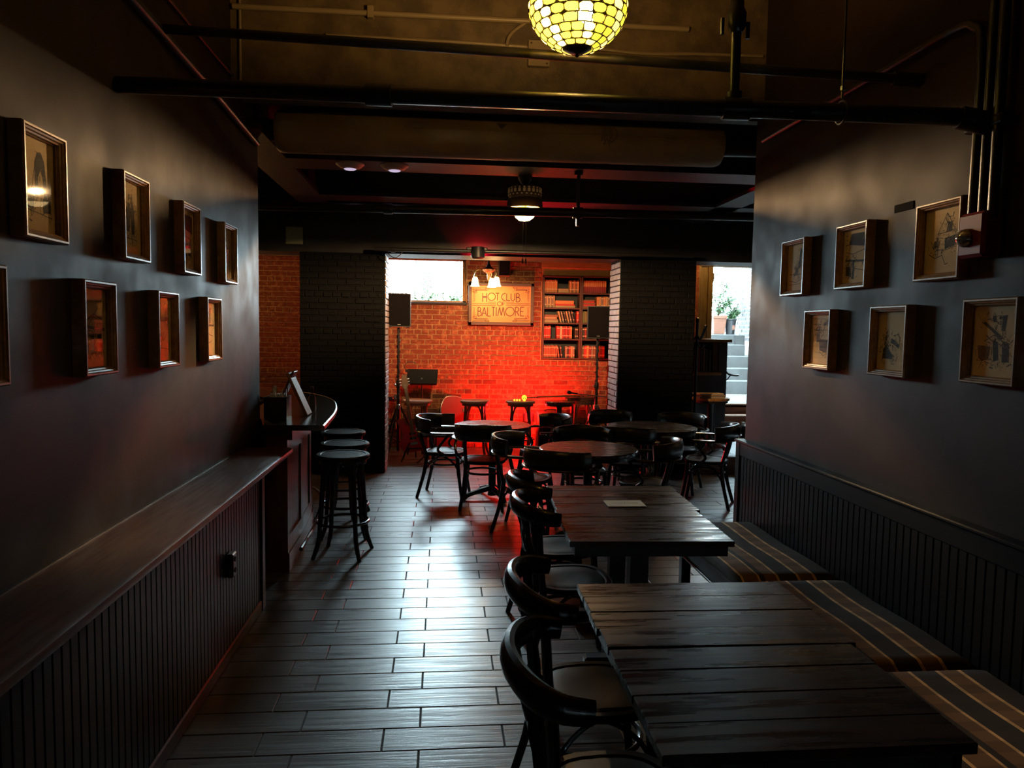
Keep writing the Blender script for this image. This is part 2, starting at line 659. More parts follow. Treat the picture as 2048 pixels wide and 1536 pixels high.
def bricks(parent, x0, x1, z0, z1, holes, mt, place, limit=300, prio=None, depth=.010, bl=.205, bh=.070, seed=1):
    """courses of separate bricks on a face; place(u, z) gives location and rz; all full bricks share a mesh per size"""
    rr = random.Random(seed)
    cache = {}
    items = []
    nrow = int((z1 - z0) / bh)
    for r_ in range(nrow):
        z = z0 + bh * (r_ + .5)
        header = r_ % 6 == 5
        L_ = bl / 2 if header else bl
        u = x0 - (0 if r_ % 2 == 0 else L_ / 2)
        while u < x1 - .02:
            a_, b_ = max(u, x0), min(u + L_, x1)
            u += L_
            if b_ - a_ < .04:
                continue
            if any(b_ > h[0] - .005 and a_ < h[1] + .005 and z + bh / 2 > h[2] + .01 and z - bh / 2 < h[3] - .01 for h in holes):
                # trim against the opening's side
                cut = [h for h in holes if z + bh / 2 > h[2] + .01 and z - bh / 2 < h[3] - .01 and b_ > h[0] and a_ < h[1]]
                if not cut:
                    pass
                else:
                    h = cut[0]
                    if a_ < h[0] - .05:
                        b_ = h[0]
                    elif b_ > h[1] + .05:
                        a_ = h[1]
                    else:
                        continue
            items.append((round((a_ + b_) / 2, 3), round(z, 3), round(b_ - a_, 2)))
    if prio:
        items.sort(key=prio)
    mbs = MB()
    for i, (u, z, ln) in enumerate(items):
        d = depth + rr.uniform(-.004, .004)
        if i < limit:
            key = (ln, rr.randrange(3))
            if key not in cache:
                j = rr.uniform(-.0015, .0015)
                cache[key] = MB().cbox(-ln / 2 + .006, ln / 2 - .006, -.02, .01, -bh / 2 + .006 + j, bh / 2 - .006 + j, .005).mesh('brick', mt, False)
            o = link('brick', cache[key], parent)
            (o.location, o.rotation_euler) = place(u, z, d)
        else:
            k = len(mbs.v)
            mbs.box(-ln / 2 + .006, ln / 2 - .006, -.02, .01, -bh / 2 + .006, bh / 2 - .006)
            l_, e_ = place(u, z, d)
            mbs.xf(Matrix.Translation(l_) @ Matrix.Rotation(e_[2], 4, 'Z'), k)
    if mbs.v:
        tag(part('further_bricks', mbs, mt, parent, smooth=False), kind='stuff')


front = lambda Y: (lambda u, z, d: (Vector((u, Y + .02 - d - .0, z)), (0, 0, 0)))
bricks(wall_back, -.95, 2.55, 0, 2.94, [(WX0 - .01, WX1 + .01, WZ0 - .02, WZ1 + .02), (NX0 - .01, NX1 + .01, NZ0 - .02, 2.72)], BRICK,
       front(YB), prio=lambda t: (t[1] < .95) + (t[1] > 2.72) * 2 + (abs(t[0] - .6) * .01))
wbl = struct('wall_back_bar_end', MB().box(-3.2, -1.4, YB - .012, YB, 0, 2.95), MORTAR)
bricks(wbl, -2.75, -1.75, .7, 2.8, [], BRICK, front(YB - .012), seed=4)
wbr = struct('wall_back_door_end', MB().box(3.3, 3.69, YB - .012, YB, 0, 2.95), MORTAR)
bricks(wbr, 3.48, 3.69, 1.4, 2.8, [], BRICK, front(YB - .012), seed=6)

# black brick piers carrying the stage header
PY0, PY1 = 8.72, 9.22
HZ = 2.54


def pier(name, x0, x1, side, mt_front, mt_side, seed):
    p = struct(name, MB().box(x0, x1, PY0, PY1, 0, HZ), BLKBRICK)
    bricks(p, x0, x1, 0, HZ, [], mt_front, front(PY0), seed=seed)
    if side > 0:
        pl = lambda u, z, d: (Vector((x1 - .02 + d, u, z)), (0, 0, PI / 2))
    else:
        pl = lambda u, z, d: (Vector((x0 + .02 - d, u, z)), (0, 0, -PI / 2))
    bricks(p, PY0 + .01, PY1, 0, HZ, [], mt_side, pl, limit=120, seed=seed + 1)
    return p


pier('wall_pier_left', -1.61, -.65, 1, BLKBRICK, LILBRICK, 11)
pier('wall_pier_right', 2.10, 3.02, -1, BLKBRICK, LILBRICK, 21)
struct('wall_stage_header', MB().box(-4.2, 4.8, PY0 - .02, PY1, HZ, 3.4), BLACKP)
# ceilings
struct('ceiling', MB().box(-4.2, 4.8, -2.5, 4.87, 3.95, 4.1), FACEP)
struct('ceiling_main_room', MB().box(-4.2, 4.8, 4.87, PY0, 3.36, 3.5), BLACKP)
struct('ceiling_stage', MB().box(-4.2, 4.8, PY1 - .01, YB, 2.95, 3.4), BLACKP)
struct('wall_header_face', MB().box(XL, XR, 4.80, 5.05, 3.15, 3.95).box(XL - .02, XR + .8, 5.05, 5.15, 3.15, 3.4), FACEP)
# steel beams of the main room
for nm, x0, x1, y0, y1 in (('beam_crosswise_near', -1.21, 3.9, 6.0, 6.38), ('beam_crosswise_far', -1.21, 3.9, 7.58, 7.92)):
    struct(nm, MB().box(x0, x1, y0, y1, 2.99, 3.025).box(x0, x1, (y0 + y1) / 2 - .02, (y0 + y1) / 2 + .02, 3.025, 3.36), BLACKP)
for nm, x0, x1 in (('beam_lengthwise_left', -1.50, -1.21), ('beam_lengthwise_right', 2.81, 3.08)):
    struct(nm, MB().box(x0, x1, 5.15, 8.7, 2.99, 3.025).box((x0 + x1) / 2 - .02, (x0 + x1) / 2 + .02, 5.15, 8.7, 3.025, 3.36), BLACKP)

# ------------------------------------------------------------------ left half wall, boards, ledge
hw = struct('wall_left_wainscot', MB().box(XL, -1.075, -1.2, 4.50, 0, .857), WAINS)
bd = MB().cbox(-.012, .012, -.0235, .0235, .06, .855, .004).mesh('board', WAINS, False)
for k in range(68):
    y = 4.42 - .05 * k
    if y > 1.0:
        link('board', bd, hw, (-1.069, y, 0))
part('end_post', MB().cbox(-1.30, -1.045, 4.45, 4.52, 0, .856, .004), WAINS, hw, smooth=False)
struct('baseboard_left', MB().cbox(-1.075, -1.05, -1.2, 4.45, 0, .07, .006), LEDGE)
pr = [(-1.285, .857), (-.985, .857), (-.972, .864), (-.968, .878), (-.972, .892), (-.985, .900), (-1.285, .900)]
mb = MB()
mb.loft([[(x, y, z) for x, z in pr] for y in (-1.2, 4.98)])
led = part('ledge_counter', mb, LEDGE)
tag(led, 'long reddish brown wooden ledge along the left wall under the pictures', 'ledge')
part('caulk_strip', MB().box(-1.289, -1.275, -1.2, 4.98, .900, .905), BRONZE, led, smooth=False)
# outlet on the wainscot
o = thing('power_outlet', 'small brown outlet box on the black boards below the left ledge', 'outlet', (-1.057, 3.78, .5))
part('box', MB().cbox(0, .035, -.035, .035, -.06, .06, .006), BRONZE, o)
for dz in (-.028, .028):
    part('socket', MB().lathe([(.014, 0), (.014, .004), (.010, .005)], 12).xf(Matrix.Translation((.035, 0, dz)) @ Matrix.Rotation(PI / 2, 4, 'Y')), BLACKP, o)

# ------------------------------------------------------------------ right wainscot and bench
rw = struct('wall_right_wainscot', MB().box(2.055, XR + .01, 1.0, 4.92, .0, .93), WAINS)
bd2 = MB().cbox(-.010, .010, -.0235, .0235, .05, .885, .004).mesh('board', WAINS, False)
for k in range(76):
    y = 4.83 - .05 * k
    if y > 1.2:
        link('board', bd2, rw, (2.049, y, 0))
part('top_rail', MB().cbox(2.033, 2.08, 1.0, 4.92, .865, .955, .004), WAINS, rw, smooth=False)
part('cap', MB().cbox(2.018, 2.09, 1.0, 4.94, .955, .972, .005), WAINS, rw, smooth=False)
part('end_post', MB().cbox(2.03, 2.09, 4.87, 4.935, 0, .955, .004), WAINS, rw, smooth=False)
b = thing('wall_bench', 'long black built-in bench under the striped cushions along the right wall', 'bench', (0, 0, 0))
part('seat_board', MB().cbox(1.53, 2.04, 1.0, 4.68, .37, .395, .004), WAINS, b, smooth=False)
part('front_panel', MB().cbox(1.54, 1.565, 1.0, 4.66, .29, .37, .003), WAINS, b, smooth=False)
part('bottom_trim', MB().cbox(1.53, 1.57, 1.0, 4.66, .275, .29, .003), WAINS, b, smooth=False)
for y in (1.3, 2.45, 3.6, 4.62):
    part('leg', MB().cbox(1.56, 1.62, y - .03, y + .03, 0, .37, .004), WAINS, b, smooth=False)


def cushion(y0, y1, label):
    """box cushion with rounded, slightly sagging top"""
    cy = (y0 + y1) / 2
    hl = (y1 - y0) / 2 - .006
    hw_ = .265
    rings = []
    ny = 22
    for i in range(ny + 1):
        t = -1 + 2 * i / ny
        y = hl * t
        e = max(0, (abs(t) - (1 - .05 / hl)) / (.05 / hl))
        drop = .028 * (1 - math.sqrt(max(0, 1 - min(e, 1) ** 2)))
        top = .075 - drop + .004 * math.sin(5 * t + cy)
        bot = 0 + drop * .4
        prof = []
        for q in range(24):
            an = 2 * PI * (q + .5) / 24
            cx, sz = math.cos(an), math.sin(an)
            px = hw_ * math.copysign(abs(cx) ** .22, cx)
            pz = (top + bot) / 2 + (top - bot) / 2 * math.copysign(abs(sz) ** .45, sz)
            prof.append((px, y, pz))
        rings.append(prof)
    o = part('bench_cushion', MB().loft(rings), STRIPE, None, (1.772, cy, .395), ang=60)
    tag(o, label, 'cushion', 'striped cushions along the wall bench')
    return o


cushion(3.53, 4.67, 'far striped bench cushion by the second table, brown with tan lines')
cushion(2.555, 3.53, 'middle striped bench cushion between the two plank tables, brown with tan lines')
cushion(1.45, 2.555, 'nearest striped bench cushion in the lower right corner, brown with tan lines')


# ------------------------------------------------------------------ plank tables
def plank_table(cx, cy, rz, wx, wy, label, seed):
    rr = random.Random(seed)
    t = thing('plank_table', label, 'table', (cx, cy, 0), rz, 'dark plank tables along the bench')
    n = 4
    pw = wy / n
    for i in range(n):
        y = -wy / 2 + pw * (i + .5)
        e = rr.uniform(-.004, .004)
        part('plank', MB().cbox(-wx / 2 + e, wx / 2 + e, y - pw / 2 + .001, y + pw / 2 - .001, .715, .742 + rr.uniform(-.0012, .0012), .003), TABLE, t, smooth=False)
    a = .025
    ap = MB().box(-wx / 2 + a, wx / 2 - a, -wy / 2 + a, -wy / 2 + a + .025, .665, .715).box(-wx / 2 + a, wx / 2 - a, wy / 2 - a - .025, wy / 2 - a, .665, .715)
    ap.box(-wx / 2 + a, -wx / 2 + a + .025, -wy / 2 + a, wy / 2 - a, .665, .715).box(wx / 2 - a - .025, wx / 2 - a, -wy / 2 + a, wy / 2 - a, .665, .715)
    part('apron', ap, TABLEBLK, t, smooth=False)
    part('column', MB().cbox(-.045, .045, -.045, .045, .06, .69, .005), TABLEBLK, t, smooth=False)
    part('top_bracket', MB().cbox(-.22, .22, -.03, .03, .65, .715, .005), TABLEBLK, t, smooth=False)
    part('foot_bar', MB().cbox(-.26, .26, -.04, .04, .015, .075, .012), TABLEBLK, t, smooth=False)
    part('foot_bar', MB().cbox(-.04, .04, -.22, .22, .02, .07, .012), TABLEBLK, t, smooth=False)
    return t


plank_table(.892, 1.86, 0, .765, .565, 'nearest dark plank table, large in the lower right foreground', 1)
plank_table(.905, 2.435, R(-1), .785, .570, 'dark plank table pushed against the far side of the nearest one', 2)
plank_table(.985, 3.568, R(-2.2), .765, .60, 'dark plank table directly before the table with the cream card', 3)
plank_table(1.025, 4.176, R(-2.2), .78, .62, 'dark plank table with a cream card lying on its top', 4)
c = thing('card', 'cream card lying on the far plank table', 'card', (1.02, 4.0, .7445), R(-1))
part('sheet', MB().box(-.107, .107, -.072, .072, 0, .002), CREAM, c, smooth=False)
mb = MB()
rr = random.Random(5)
for zz in (-.004, .010):
    u = -.07
    while u < .07:
        l_ = rr.uniform(.004, .012)
        mb.box(u, u + l_, zz, zz + .005, .002, .0023)
        u += l_ + .006
part('printed_line', mb, INK2, c, smooth=False)


# ------------------------------------------------------------------ chairs
def seat_rings(hx, hy, z0, z1):
    def ring(k, z, dx=0):
        out = []
        for q in range(28):
            an = 2 * PI * q / 28
            cx, sy = math.cos(an), math.sin(an)
            x = (hx * k + dx) * math.copysign(abs(cx) ** .75, cx) * (1 + .06 * sy)
            y = (hy * k + dx) * math.copysign(abs(sy) ** .75, sy)
            out.append((x, y, z))
        return out
    return [ring(.96, z0), ring(1, z0 + .006), ring(1, z1 - .006), ring(.97, z1), ring(.86, z1), ring(.83, z1 - .006), ring(.80, z1 - .003), ring(.4, z1 - .010), ring(.02, z1 - .012)]


def side_chair(label):
    t = thing('side_chair', label, 'chair', group='bentwood side chairs at the plank tables')
    part('seat', MB().loft(seat_rings(.205, .205, .432, .462)), SEATM, t)
    for s in (-1, 1):
        part('leg', MB().tube(crv([(s * .155, .165, .44), (s * .165, .18, .25), (s * .19, .215, 0)]), [.019] * 7 + [.016] * 5 + [.014], 8), BLKWOOD, t)
        part('leg', MB().tube(crv([(s * .150, -.165, .44), (s * .165, -.19, .25), (s * .195, -.255, 0)]), [.019] * 7 + [.016] * 5 + [.014], 8), BLKWOOD, t)
        part('back_post', MB().tube(crv([(s * .150, -.165, .42), (s * .165, -.185, .6), (s * .20, -.205, .83)]), .017, 8), BLKWOOD, t)
        part('back_slat', MB().tube(crv([(s * .07, -.185, .45), (s * .10, -.205, .58), (s * .05, -.235, .70), (s * .10, -.262, .825)], 5), [1] * 16, 8, flat=(.017, .008)), BLKWOOD, t)
    # heavy curved yoke rail
    rail = crv([(-.245, -.11, .815), (-.235, -.19, .825), (-.15, -.255, .835), (0, -.285, .84), (.15, -.255, .835), (.235, -.19, .825), (.245, -.11, .815)], 5)
    n = len(rail)
    part('crest_rail', MB().tube(rail, [.55 + .45 * math.sin(PI * (.12 + .76 * i / (n - 1))) for i in range(n)], 12, flat=(.026, .044)), BLKWOOD, t)
    ring = [(.17 * math.cos(2 * PI * i / 28), .175 * math.sin(2 * PI * i / 28), .30) for i in range(28)]
    part('stretcher_ring', MB().tube(ring, .010, 8, closed=True), BLKWOOD, t)
    for s in (-1, 1):
        part('seat_brace', MB().tube(crv([(s * .172, .19, .24), (s * .17, .12, .36), (s * .16, .0, .425), (s * .165, -.1, .37), (s * .17, -.19, .24)], 5), .009, 7), BLKWOOD, t)
    return t


def face(dx, dy):
    return math.atan2(-dx, dy)      # local +Y towards (dx, dy)


s1 = side_chair('nearest bentwood side chair, its curved rail cut by the bottom edge')
s1.location = (.47, 1.885, 0)
s1.rotation_euler.z = face(1, 0)
dup(s1, (.53, 2.475, 0), face(1, .03), 'second nearest bentwood side chair on the aisle side of the plank tables')
dup(s1, (.655, 3.63, 0), face(1, .06), 'third bentwood side chair along the aisle, at the middle plank table')
dup(s1, (.685, 4.19, 0), face(1, .10), 'farthest bentwood side chair along the aisle, beside the table with the card')


def arm_chair(label):
    t = thing('arm_chair', label, 'chair', group='black padded bentwood armchairs at the round tables')
    part('seat', MB().loft(seat_rings(.215, .205, .428, .460)), SEATM, t)
    for s in (-1, 1):
        part('leg', MB().tube(crv([(s * .155, .155, .44), (s * .170, .175, .25), (s * .20, .215, 0)]), [.020] * 7 + [.017] * 5 + [.015], 8), BLKWOOD, t)
        part('leg', MB().tube(crv([(s * .150, -.155, .44), (s * .165, -.18, .25), (s * .20, -.245, 0)]), [.020] * 7 + [.017] * 5 + [.015], 8), BLKWOOD, t)
        part('back_post', MB().tube(crv([(s * .150, -.160, .43), (s * .158, -.195, .55), (s * .165, -.225, .68)]), .017, 8), BLKWOOD, t)
        part('arm_support', MB().tube(crv([(s * .205, .04, .44), (s * .255, -.02, .50), (s * .275, .03, .58), (s * .262, .09, .655)], 5), .013, 8), BLKWOOD, t)
    arm = crv([(-.245, .16, .665), (-.275, .06, .665), (-.270, -.08, .665), (-.205, -.20, .668), (-.10, -.262, .67), (0, -.278, .67), (.10, -.262, .67), (.205, -.20, .668), (.270, -.08, .665), (.275, .06, .665), (.245, .16, .665)], 5)
    part('arm_rail', MB().tube(arm, [1] * len(arm), 10, flat=(.030, .013)), BLKWOOD, t)
    pad = crv([(-.255, -.10, .735), (-.205, -.205, .745), (-.10, -.268, .75), (0, -.285, .752), (.10, -.268, .75), (.205, -.205, .745), (.255, -.10, .735)], 6)
    n = len(pad)
    part('back_pad', MB().tube(pad, [.86 + .14 * math.sin(PI * i / (n - 1)) for i in range(n)], 14, flat=(.026, .070)), LEATHER, t)
    mb = MB()
    for i in range(0, 60):
        f = i / 59 * (n - 1)
        k = min(int(f), n - 2)
        p = pad[k].lerp(pad[k + 1], f - k)
        d = (pad[k + 1] - pad[k]).normalized()
        nrm = Vector((d.y, -d.x, 0))
        q = p + nrm * .012 + Vector((0, 0, .061))
        mb.lathe([(.0055, 0), (.005, .003), (.001, .005)], 6, (q.x, q.y, q.z))
    tag(part('nail_heads', mb, STUD, t), kind='stuff')
    ring = [(.168 * math.cos(2 * PI * i / 28), .172 * math.sin(2 * PI * i / 28), .335) for i in range(28)]
    part('stretcher_ring', MB().tube(ring, .011, 8, closed=True), BLKWOOD, t)
    for s in (-1, 1):
        part('seat_brace', MB().tube(crv([(s * .178, .19, .24), (s * .172, .12, .36), (s * .16, .0, .42), (s * .166, -.1, .37), (s * .172, -.19, .24)], 5), .009, 7), BLKWOOD, t)
    return t


AC = [
    (.05, 7.56, (.95, -.22), 'padded armchair left of the round table nearest the stage, pale light on its seat'),
    (.41, 7.08, (.12, 1), 'padded armchair with its back to us before the round table nearest the stage'),
    (.73, 6.20, (1, -.42), 'padded armchair at the aisle side of the middle round table'),
    (.93, 5.60, (.5, .86), 'padded armchair with its back to us before the middle round table'),
    (1.05, 7.62, (-.92, -.35), 'padded armchair right of the round table nearest the stage'),
    (1.29, 6.56, (0, -1), 'padded armchair behind the middle round table, facing us'),
    (1.90, 7.93, (.3, -1), 'padded armchair behind the right round table, beside the right speaker stand'),
    (1.80, 6.93, (.42, .9), 'padded armchair with its back to us before the right round table'),
    (2.55, 7.72, (-.5, -.85), 'padded armchair behind the right round table, below the small table with menus'),
    (2.62, 7.08, (-.88, .45), 'padded armchair right of the right round table, its seat catching door light'),
    (1.70, 6.02, (-.9, .4), 'padded armchair right of the middle round table, dark against the floor'),
    (3.28, 7.05, (.9, .3), 'padded armchair almost hidden behind the end of the right wall'),
]
ac0 = None
for x, y, d, lab in AC:
    if ac0 is None:
        ac0 = arm_chair(lab)
        ac0.location = (x, y, 0)
        ac0.rotation_euler.z = face(*d)
    else:
        dup(ac0, (x, y, 0), face(*d), lab)


# ------------------------------------------------------------------ round tables
def round_table(name, cx, cy, r, label, z=.745, base=0, m=ROUNDT, group='round cafe tables'):
    t = thing(name, label, 'table', (cx, cy, base), 0, group)
    part('table_top', MB().lathe([(r - .006, z - .032), (r, z - .026), (r, z - .006), (r - .006, z), (.01, z + .0005)], 48), m, t)
    part('edge_band', MB().lathe([(r - .05, z - .06), (r - .02, z - .06), (r - .02, z - .031), (r - .05, z - .031)], 40), TABLEBLK, t)
    part('column', MB().lathe([(.045, .03), (.038, .08), (.036, z - .1), (.06, z - .06), (.09, z - .033)], 20), TABLEBLK, t)
    for k in range(4):
        an = R(20) + k * PI / 2
        c_, s_ = math.cos(an), math.sin(an)
        part('foot', MB().tube(crv([(0, 0, .11), (c_ * .12, s_ * .12, .085), (c_ * .26, s_ * .26, .05), (c_ * .30, s_ * .30, .015)]), [.030] * 8 + [.024] * 10 + [.014], 8), TABLEBLK, t)
    return t


round_table('round_table', .52, 7.40, .385, 'round dark table nearest the stage')
round_table('round_table', 1.20, 5.93, .40, 'middle round table reflecting the red stage, just beyond the plank tables')
round_table('round_table', 2.12, 7.30, .45, 'right round table in front of the black brick pier')


# ------------------------------------------------------------------ bentwood stools
def stool(label, group, SEATM=SEATM, BLKWOOD=BLKWOOD):
    t = thing('bar_stool', label, 'stool', group=group)
    part('seat', MB().lathe([(.17, .722), (.192, .725), (.197, .733), (.197, .752), (.190, .760), (.165, .761), (.160, .757), (.02, .756)], 36), SEATM, t)
    part('seat_ring', MB().lathe([(.150, .69), (.172, .69), (.172, .724), (.150, .724)], 32), BLKWOOD, t)
    for k in range(4):
        an = R(35) + k * PI / 2
        c_, s_ = math.cos(an), math.sin(an)
        P = lambda r, z: (c_ * r, s_ * r, z)
        part('leg', MB().tube(crv([P(.150, .725), P(.163, .55), P(.185, .26), P(.200, .12), P(.245, 0)], 5), [.019] * 10 + [.017] * 8 + [.015] * 3, 8), BLKWOOD, t)
    for k in range(4):
        a0, a1 = R(35) + k * PI / 2, R(35) + (k + 1) * PI / 2
        pts = []
        for i, (f, z) in enumerate(((.02, .50), (.07, .60), (.22, .685), (.5, .70), (.78, .685), (.93, .60), (.98, .50))):
            an = a0 + (a1 - a0) * f
            r_ = .158 * (1 - .22 * math.sin(PI * f))
            pts.append((r_ * math.cos(an), r_ * math.sin(an), z))
        part('arched_brace', MB().tube(crv(pts, 4), .011, 7), BLKWOOD, t)
    part('foot_ring', MB().tube([(.188 * math.cos(2 * PI * i / 36), .188 * math.sin(2 * PI * i / 36), .255) for i in range(36)], .011, 8, closed=True), BLKWOOD, t)
    return t


gb = 'bentwood stools lined up at the bar'
st0 = stool('nearest of three black bentwood stools at the bar', gb)
st0.location = (-.72, 5.57, 0)
dup(st0, (-.775, 6.11, 0), R(14), 'middle one of three black bentwood stools at the bar', gb)
dup(st0, (-.875, 6.79, 0), R(-8), 'farthest of three black bentwood stools at the bar', gb)
gs = 'bentwood stools on the stage'
st1 = stool('bentwood stool on the stage beneath the raised music stand', gs, mat('brown stool seat', (.42, .22, .15), .45), mat('brown bentwood', (.20, .08, .045), .35))
st1.location = (-.31, 9.80, 0)
st1.rotation_euler.z = R(10)
dup(st1, (.45, 9.80, 0), R(0), 'bentwood stool on the stage, empty, in the middle before the red wall', gs)
dup(st1, (1.05, 9.78, 0), R(5), 'bentwood stool on the stage carrying the little yellow skull', gs)
dup(st1, (1.93, 10.08, 0), R(12), 'bentwood stool on the stage beside the right speaker stand', gs)

# ------------------------------------------------------------------ bar
outer = [(-.80, 5.12), (-.815, 5.5), (-.835, 5.9), (-.886, 6.37), (-.99, 6.92), (-1.18, 7.39), (-1.46, 7.77), (-1.85, 7.98), (-2.3, 8.02)]
b = thing('bar_counter', 'curved bar counter with glossy dark top behind the left wall', 'bar', (0, 0, 0))
oc = [(p.x, p.y) for p in crv([(x, y, 0) for x, y in outer], 4)]
top = [(-1.195, 5.12)] + oc + [(-2.3, 7.5), (-1.75, 7.3), (-1.55, 6.9), (-1.5, 6.3), (-1.5, 5.47), (-1.285, 5.47)]
BARTOP = mat('glossy dark bar top', (.035, .026, .014), .22, var=(6, (.02, .014, .008)), stretch=(5, 1, 1))
part('bar_top', MB().prism(top, .992, 1.03), BARTOP, b, smooth=False)
part('edge_nosing', MB().tube([(x + .004, y, 1.010) for x, y in oc], [1] * len(oc), 8, flat=(.012, .021)), CHERRY, b)
inner = [(x - .245 - (.0 if y < 6.5 else (y - 6.5) * .12), y + .05) for x, y in oc if y < 7.9]
inner = [(-1.055, 5.17), (-1.06, 5.6), (-1.075, 6.0), (-1.11, 6.45), (-1.2, 6.9), (-1.36, 7.25), (-1.6, 7.5), (-2.3, 7.6)]
ic = [(p.x, p.y) for p in crv([(x, y, 0) for x, y in inner], 4)]
body = [(-1.185, 5.17)] + ic + [(-2.3, 7.3), (-1.6, 7.1), (-1.45, 6.5), (-1.45, 5.47), (-1.28, 5.47)]
part('body', MB().prism(body, 0, .992), CHERRY, b, smooth=False)
# raised stiles and rails on the curved front, a plinth and a cornice
def strip(path, z0, z1, th):
    m_ = MB()
    n_ = len(path)
    pts = []
    for i, (x, y) in enumerate(path):
        x2, y2 = path[min(i + 1, n_ - 1)]
        x1, y1 = path[max(i - 1, 0)]
        dx, dy = x2 - x1, y2 - y1
        l_ = math.hypot(dx, dy)
        pts.append((x + dy / l_ * th, y - dx / l_ * th))
    return m_.prism(list(path) + pts[::-1], z0, z1)
part('plinth', strip(ic, 0, .13, .022), CHERRY, b, smooth=False)
part('lower_rail', strip(ic, .13, .24, .012), CHERRY, b, smooth=False)
part('upper_rail', strip(ic, .82, .92, .012), CHERRY, b, smooth=False)
part('cornice', strip(ic, .92, .992, .045), CHERRY, b, smooth=False)
for i in range(0, len(ic) - 2, 5):
    part('stile', strip(ic[i:i + 2], .24, .82, .012), CHERRY, b, smooth=False)
part('foot_rail', MB().tube([(x + .10, y, .16) for x, y in ic[:20]], .014, 8), BRONZE, b)
# things on the bar
t = thing('wooden_menu_stand', 'leaning wooden menu stand on the bar top', 'menu stand', (-1.05, 5.72, 1.03))
k = MB().cbox(-.011, .011, -.09, .09, 0, .345, .003)
k.xf(Matrix.Translation((.055, 0, .004)) @ Matrix.Rotation(R(-24), 4, 'Y'))
part('front_board', k, WOODL, t, smooth=False)
k = MB().cbox(-.008, .008, -.07, .07, 0, .36, .003)
k.xf(Matrix.Translation((-.19, 0, .004)) @ Matrix.Rotation(R(24), 4, 'Y'))
k.xf(Matrix.Scale(1, 4))
part('rear_board', k, CHERRY, t, smooth=False)
t = thing('bar_caddy', 'black bar caddy holding straws and napkins beside the left wall', 'caddy', (-1.20, 5.62, 1.03))
part('bin', MB().box(-.075, .075, -.09, .09, 0, .012).box(-.08, -.07, -.095, .095, 0, .15).box(.07, .08, -.095, .095, 0, .15).box(-.08, .08, -.095, -.085, 0, .15).box(-.08, .08, .085, .095, 0, .15).box(-.08, .08, -.005, .005, 0, .14), DGREY, t, smooth=False)
rr = random.Random(3)
for i in range(14):
    x, y = rr.uniform(-.055, .06), rr.uniform(-.075, .07)
    part('straw', MB().tube([(x, y, .02), (x + rr.uniform(-.02, .02), y + rr.uniform(-.02, .02), rr.uniform(.17, .235))], .0045, 6), (CREAM, WHITEP, WOODL)[i % 3], t)
for i in range(3):
    part('napkin_stack', MB().cbox(-.06 + .04 * i, -.03 + .04 * i, .01, .08, .02, .165, .003), WHITEP, t, smooth=False)
t = thing('glass_bottle', 'small clear bottle on the bar behind the menu stand', 'bottle', (-1.02, 6.02, 1.03))
part('body', MB().lathe([(.026, 0), (.03, .006), (.03, .10), (.012, .135), (.011, .175)], 16), glassmat('bottle glass', (.75, .72, .6)), t)
part('cap', MB().lathe([(.013, .172), (.013, .192)], 12), BRONZE, t)
# pendant lamp that lights the bar end (behind the left wall from here)
t = thing('bar_pendant', 'amber pendant lamp over the bar behind the left wall', 'lamp', (-2.75, 9.3, 2.35))
part('shade', MB().lathe([(.05, .16), (.06, .15), (.12, 0), (.115, 0), (.055, .145)], 20, cap=False), BRONZE, t)
part('cord', MB().tube([(0, 0, .15), (0, 0, .6)], .005, 6), BLACKP, t)
part('bulb', MB().lathe([(.002, -.01), (.022, .01), (.026, .035), (.012, .08), (.012, .13)], 12), lampglass('amber bulb', (1, .6, .2), 6), t)
light('bar_pendant_light', 'POINT', (-2.75, 9.3, 2.30), P_BAR, (1, .50, .16), .05)


# ------------------------------------------------------------------ framed prints
def moulding(wd, ht):
    """mitred stepped moulding swept round a rectangle; local X right, Z up, faces -Y"""
    prof = [(0, 0), (0, -.030), (.004, -.036), (.010, -.036), (.013, -.031), (.018, -.029), (.021, -.024), (.026, -.022), (.028, -.014), (.030, -.012), (.030, 0)]
    rings = []
    for (sx, sz) in ((-1, -1), (1, -1), (1, 1), (-1, 1), (-1, -1)):
        rings.append([(sx * (wd / 2 - d), y, sz * (ht / 2 - d)) for d, y in prof])
    return MB().loft(rings, cap=False)


def stroke(mb, pts, w_, y):
    for (x0, z0), (x1, z1) in zip(pts[:-1], pts[1:]):
        d = math.hypot(x1 - x0, z1 - z0)
        if d < 1e-6:
            continue
        nx, nz = -(z1 - z0) / d * w_ / 2, (x1 - x0) / d * w_ / 2
        b_ = len(mb.v)
        mb.v += [(x0 + nx, y, z0 + nz), (x0 - nx, y, z0 - nz), (x1 - nx, y, z1 - nz), (x1 + nx, y, z1 + nz)]
        mb.f.append((b_, b_ + 1, b_ + 2, b_ + 3))


def poly(mb, pts, y):
    b_ = len(mb.v)
    mb.v += [(x, y, z) for x, z in pts]
    mb.f.append(tuple(range(b_, b_ + len(pts))))


# ink drawings: filled shapes and lines in unit coordinates of the sheet (x right, z up)
def ell(cx, cz, rx, rz, n=10):
    return [(cx + rx * math.cos(2 * PI * i / n), cz + rz * math.sin(2 * PI * i / n)) for i in range(n)]


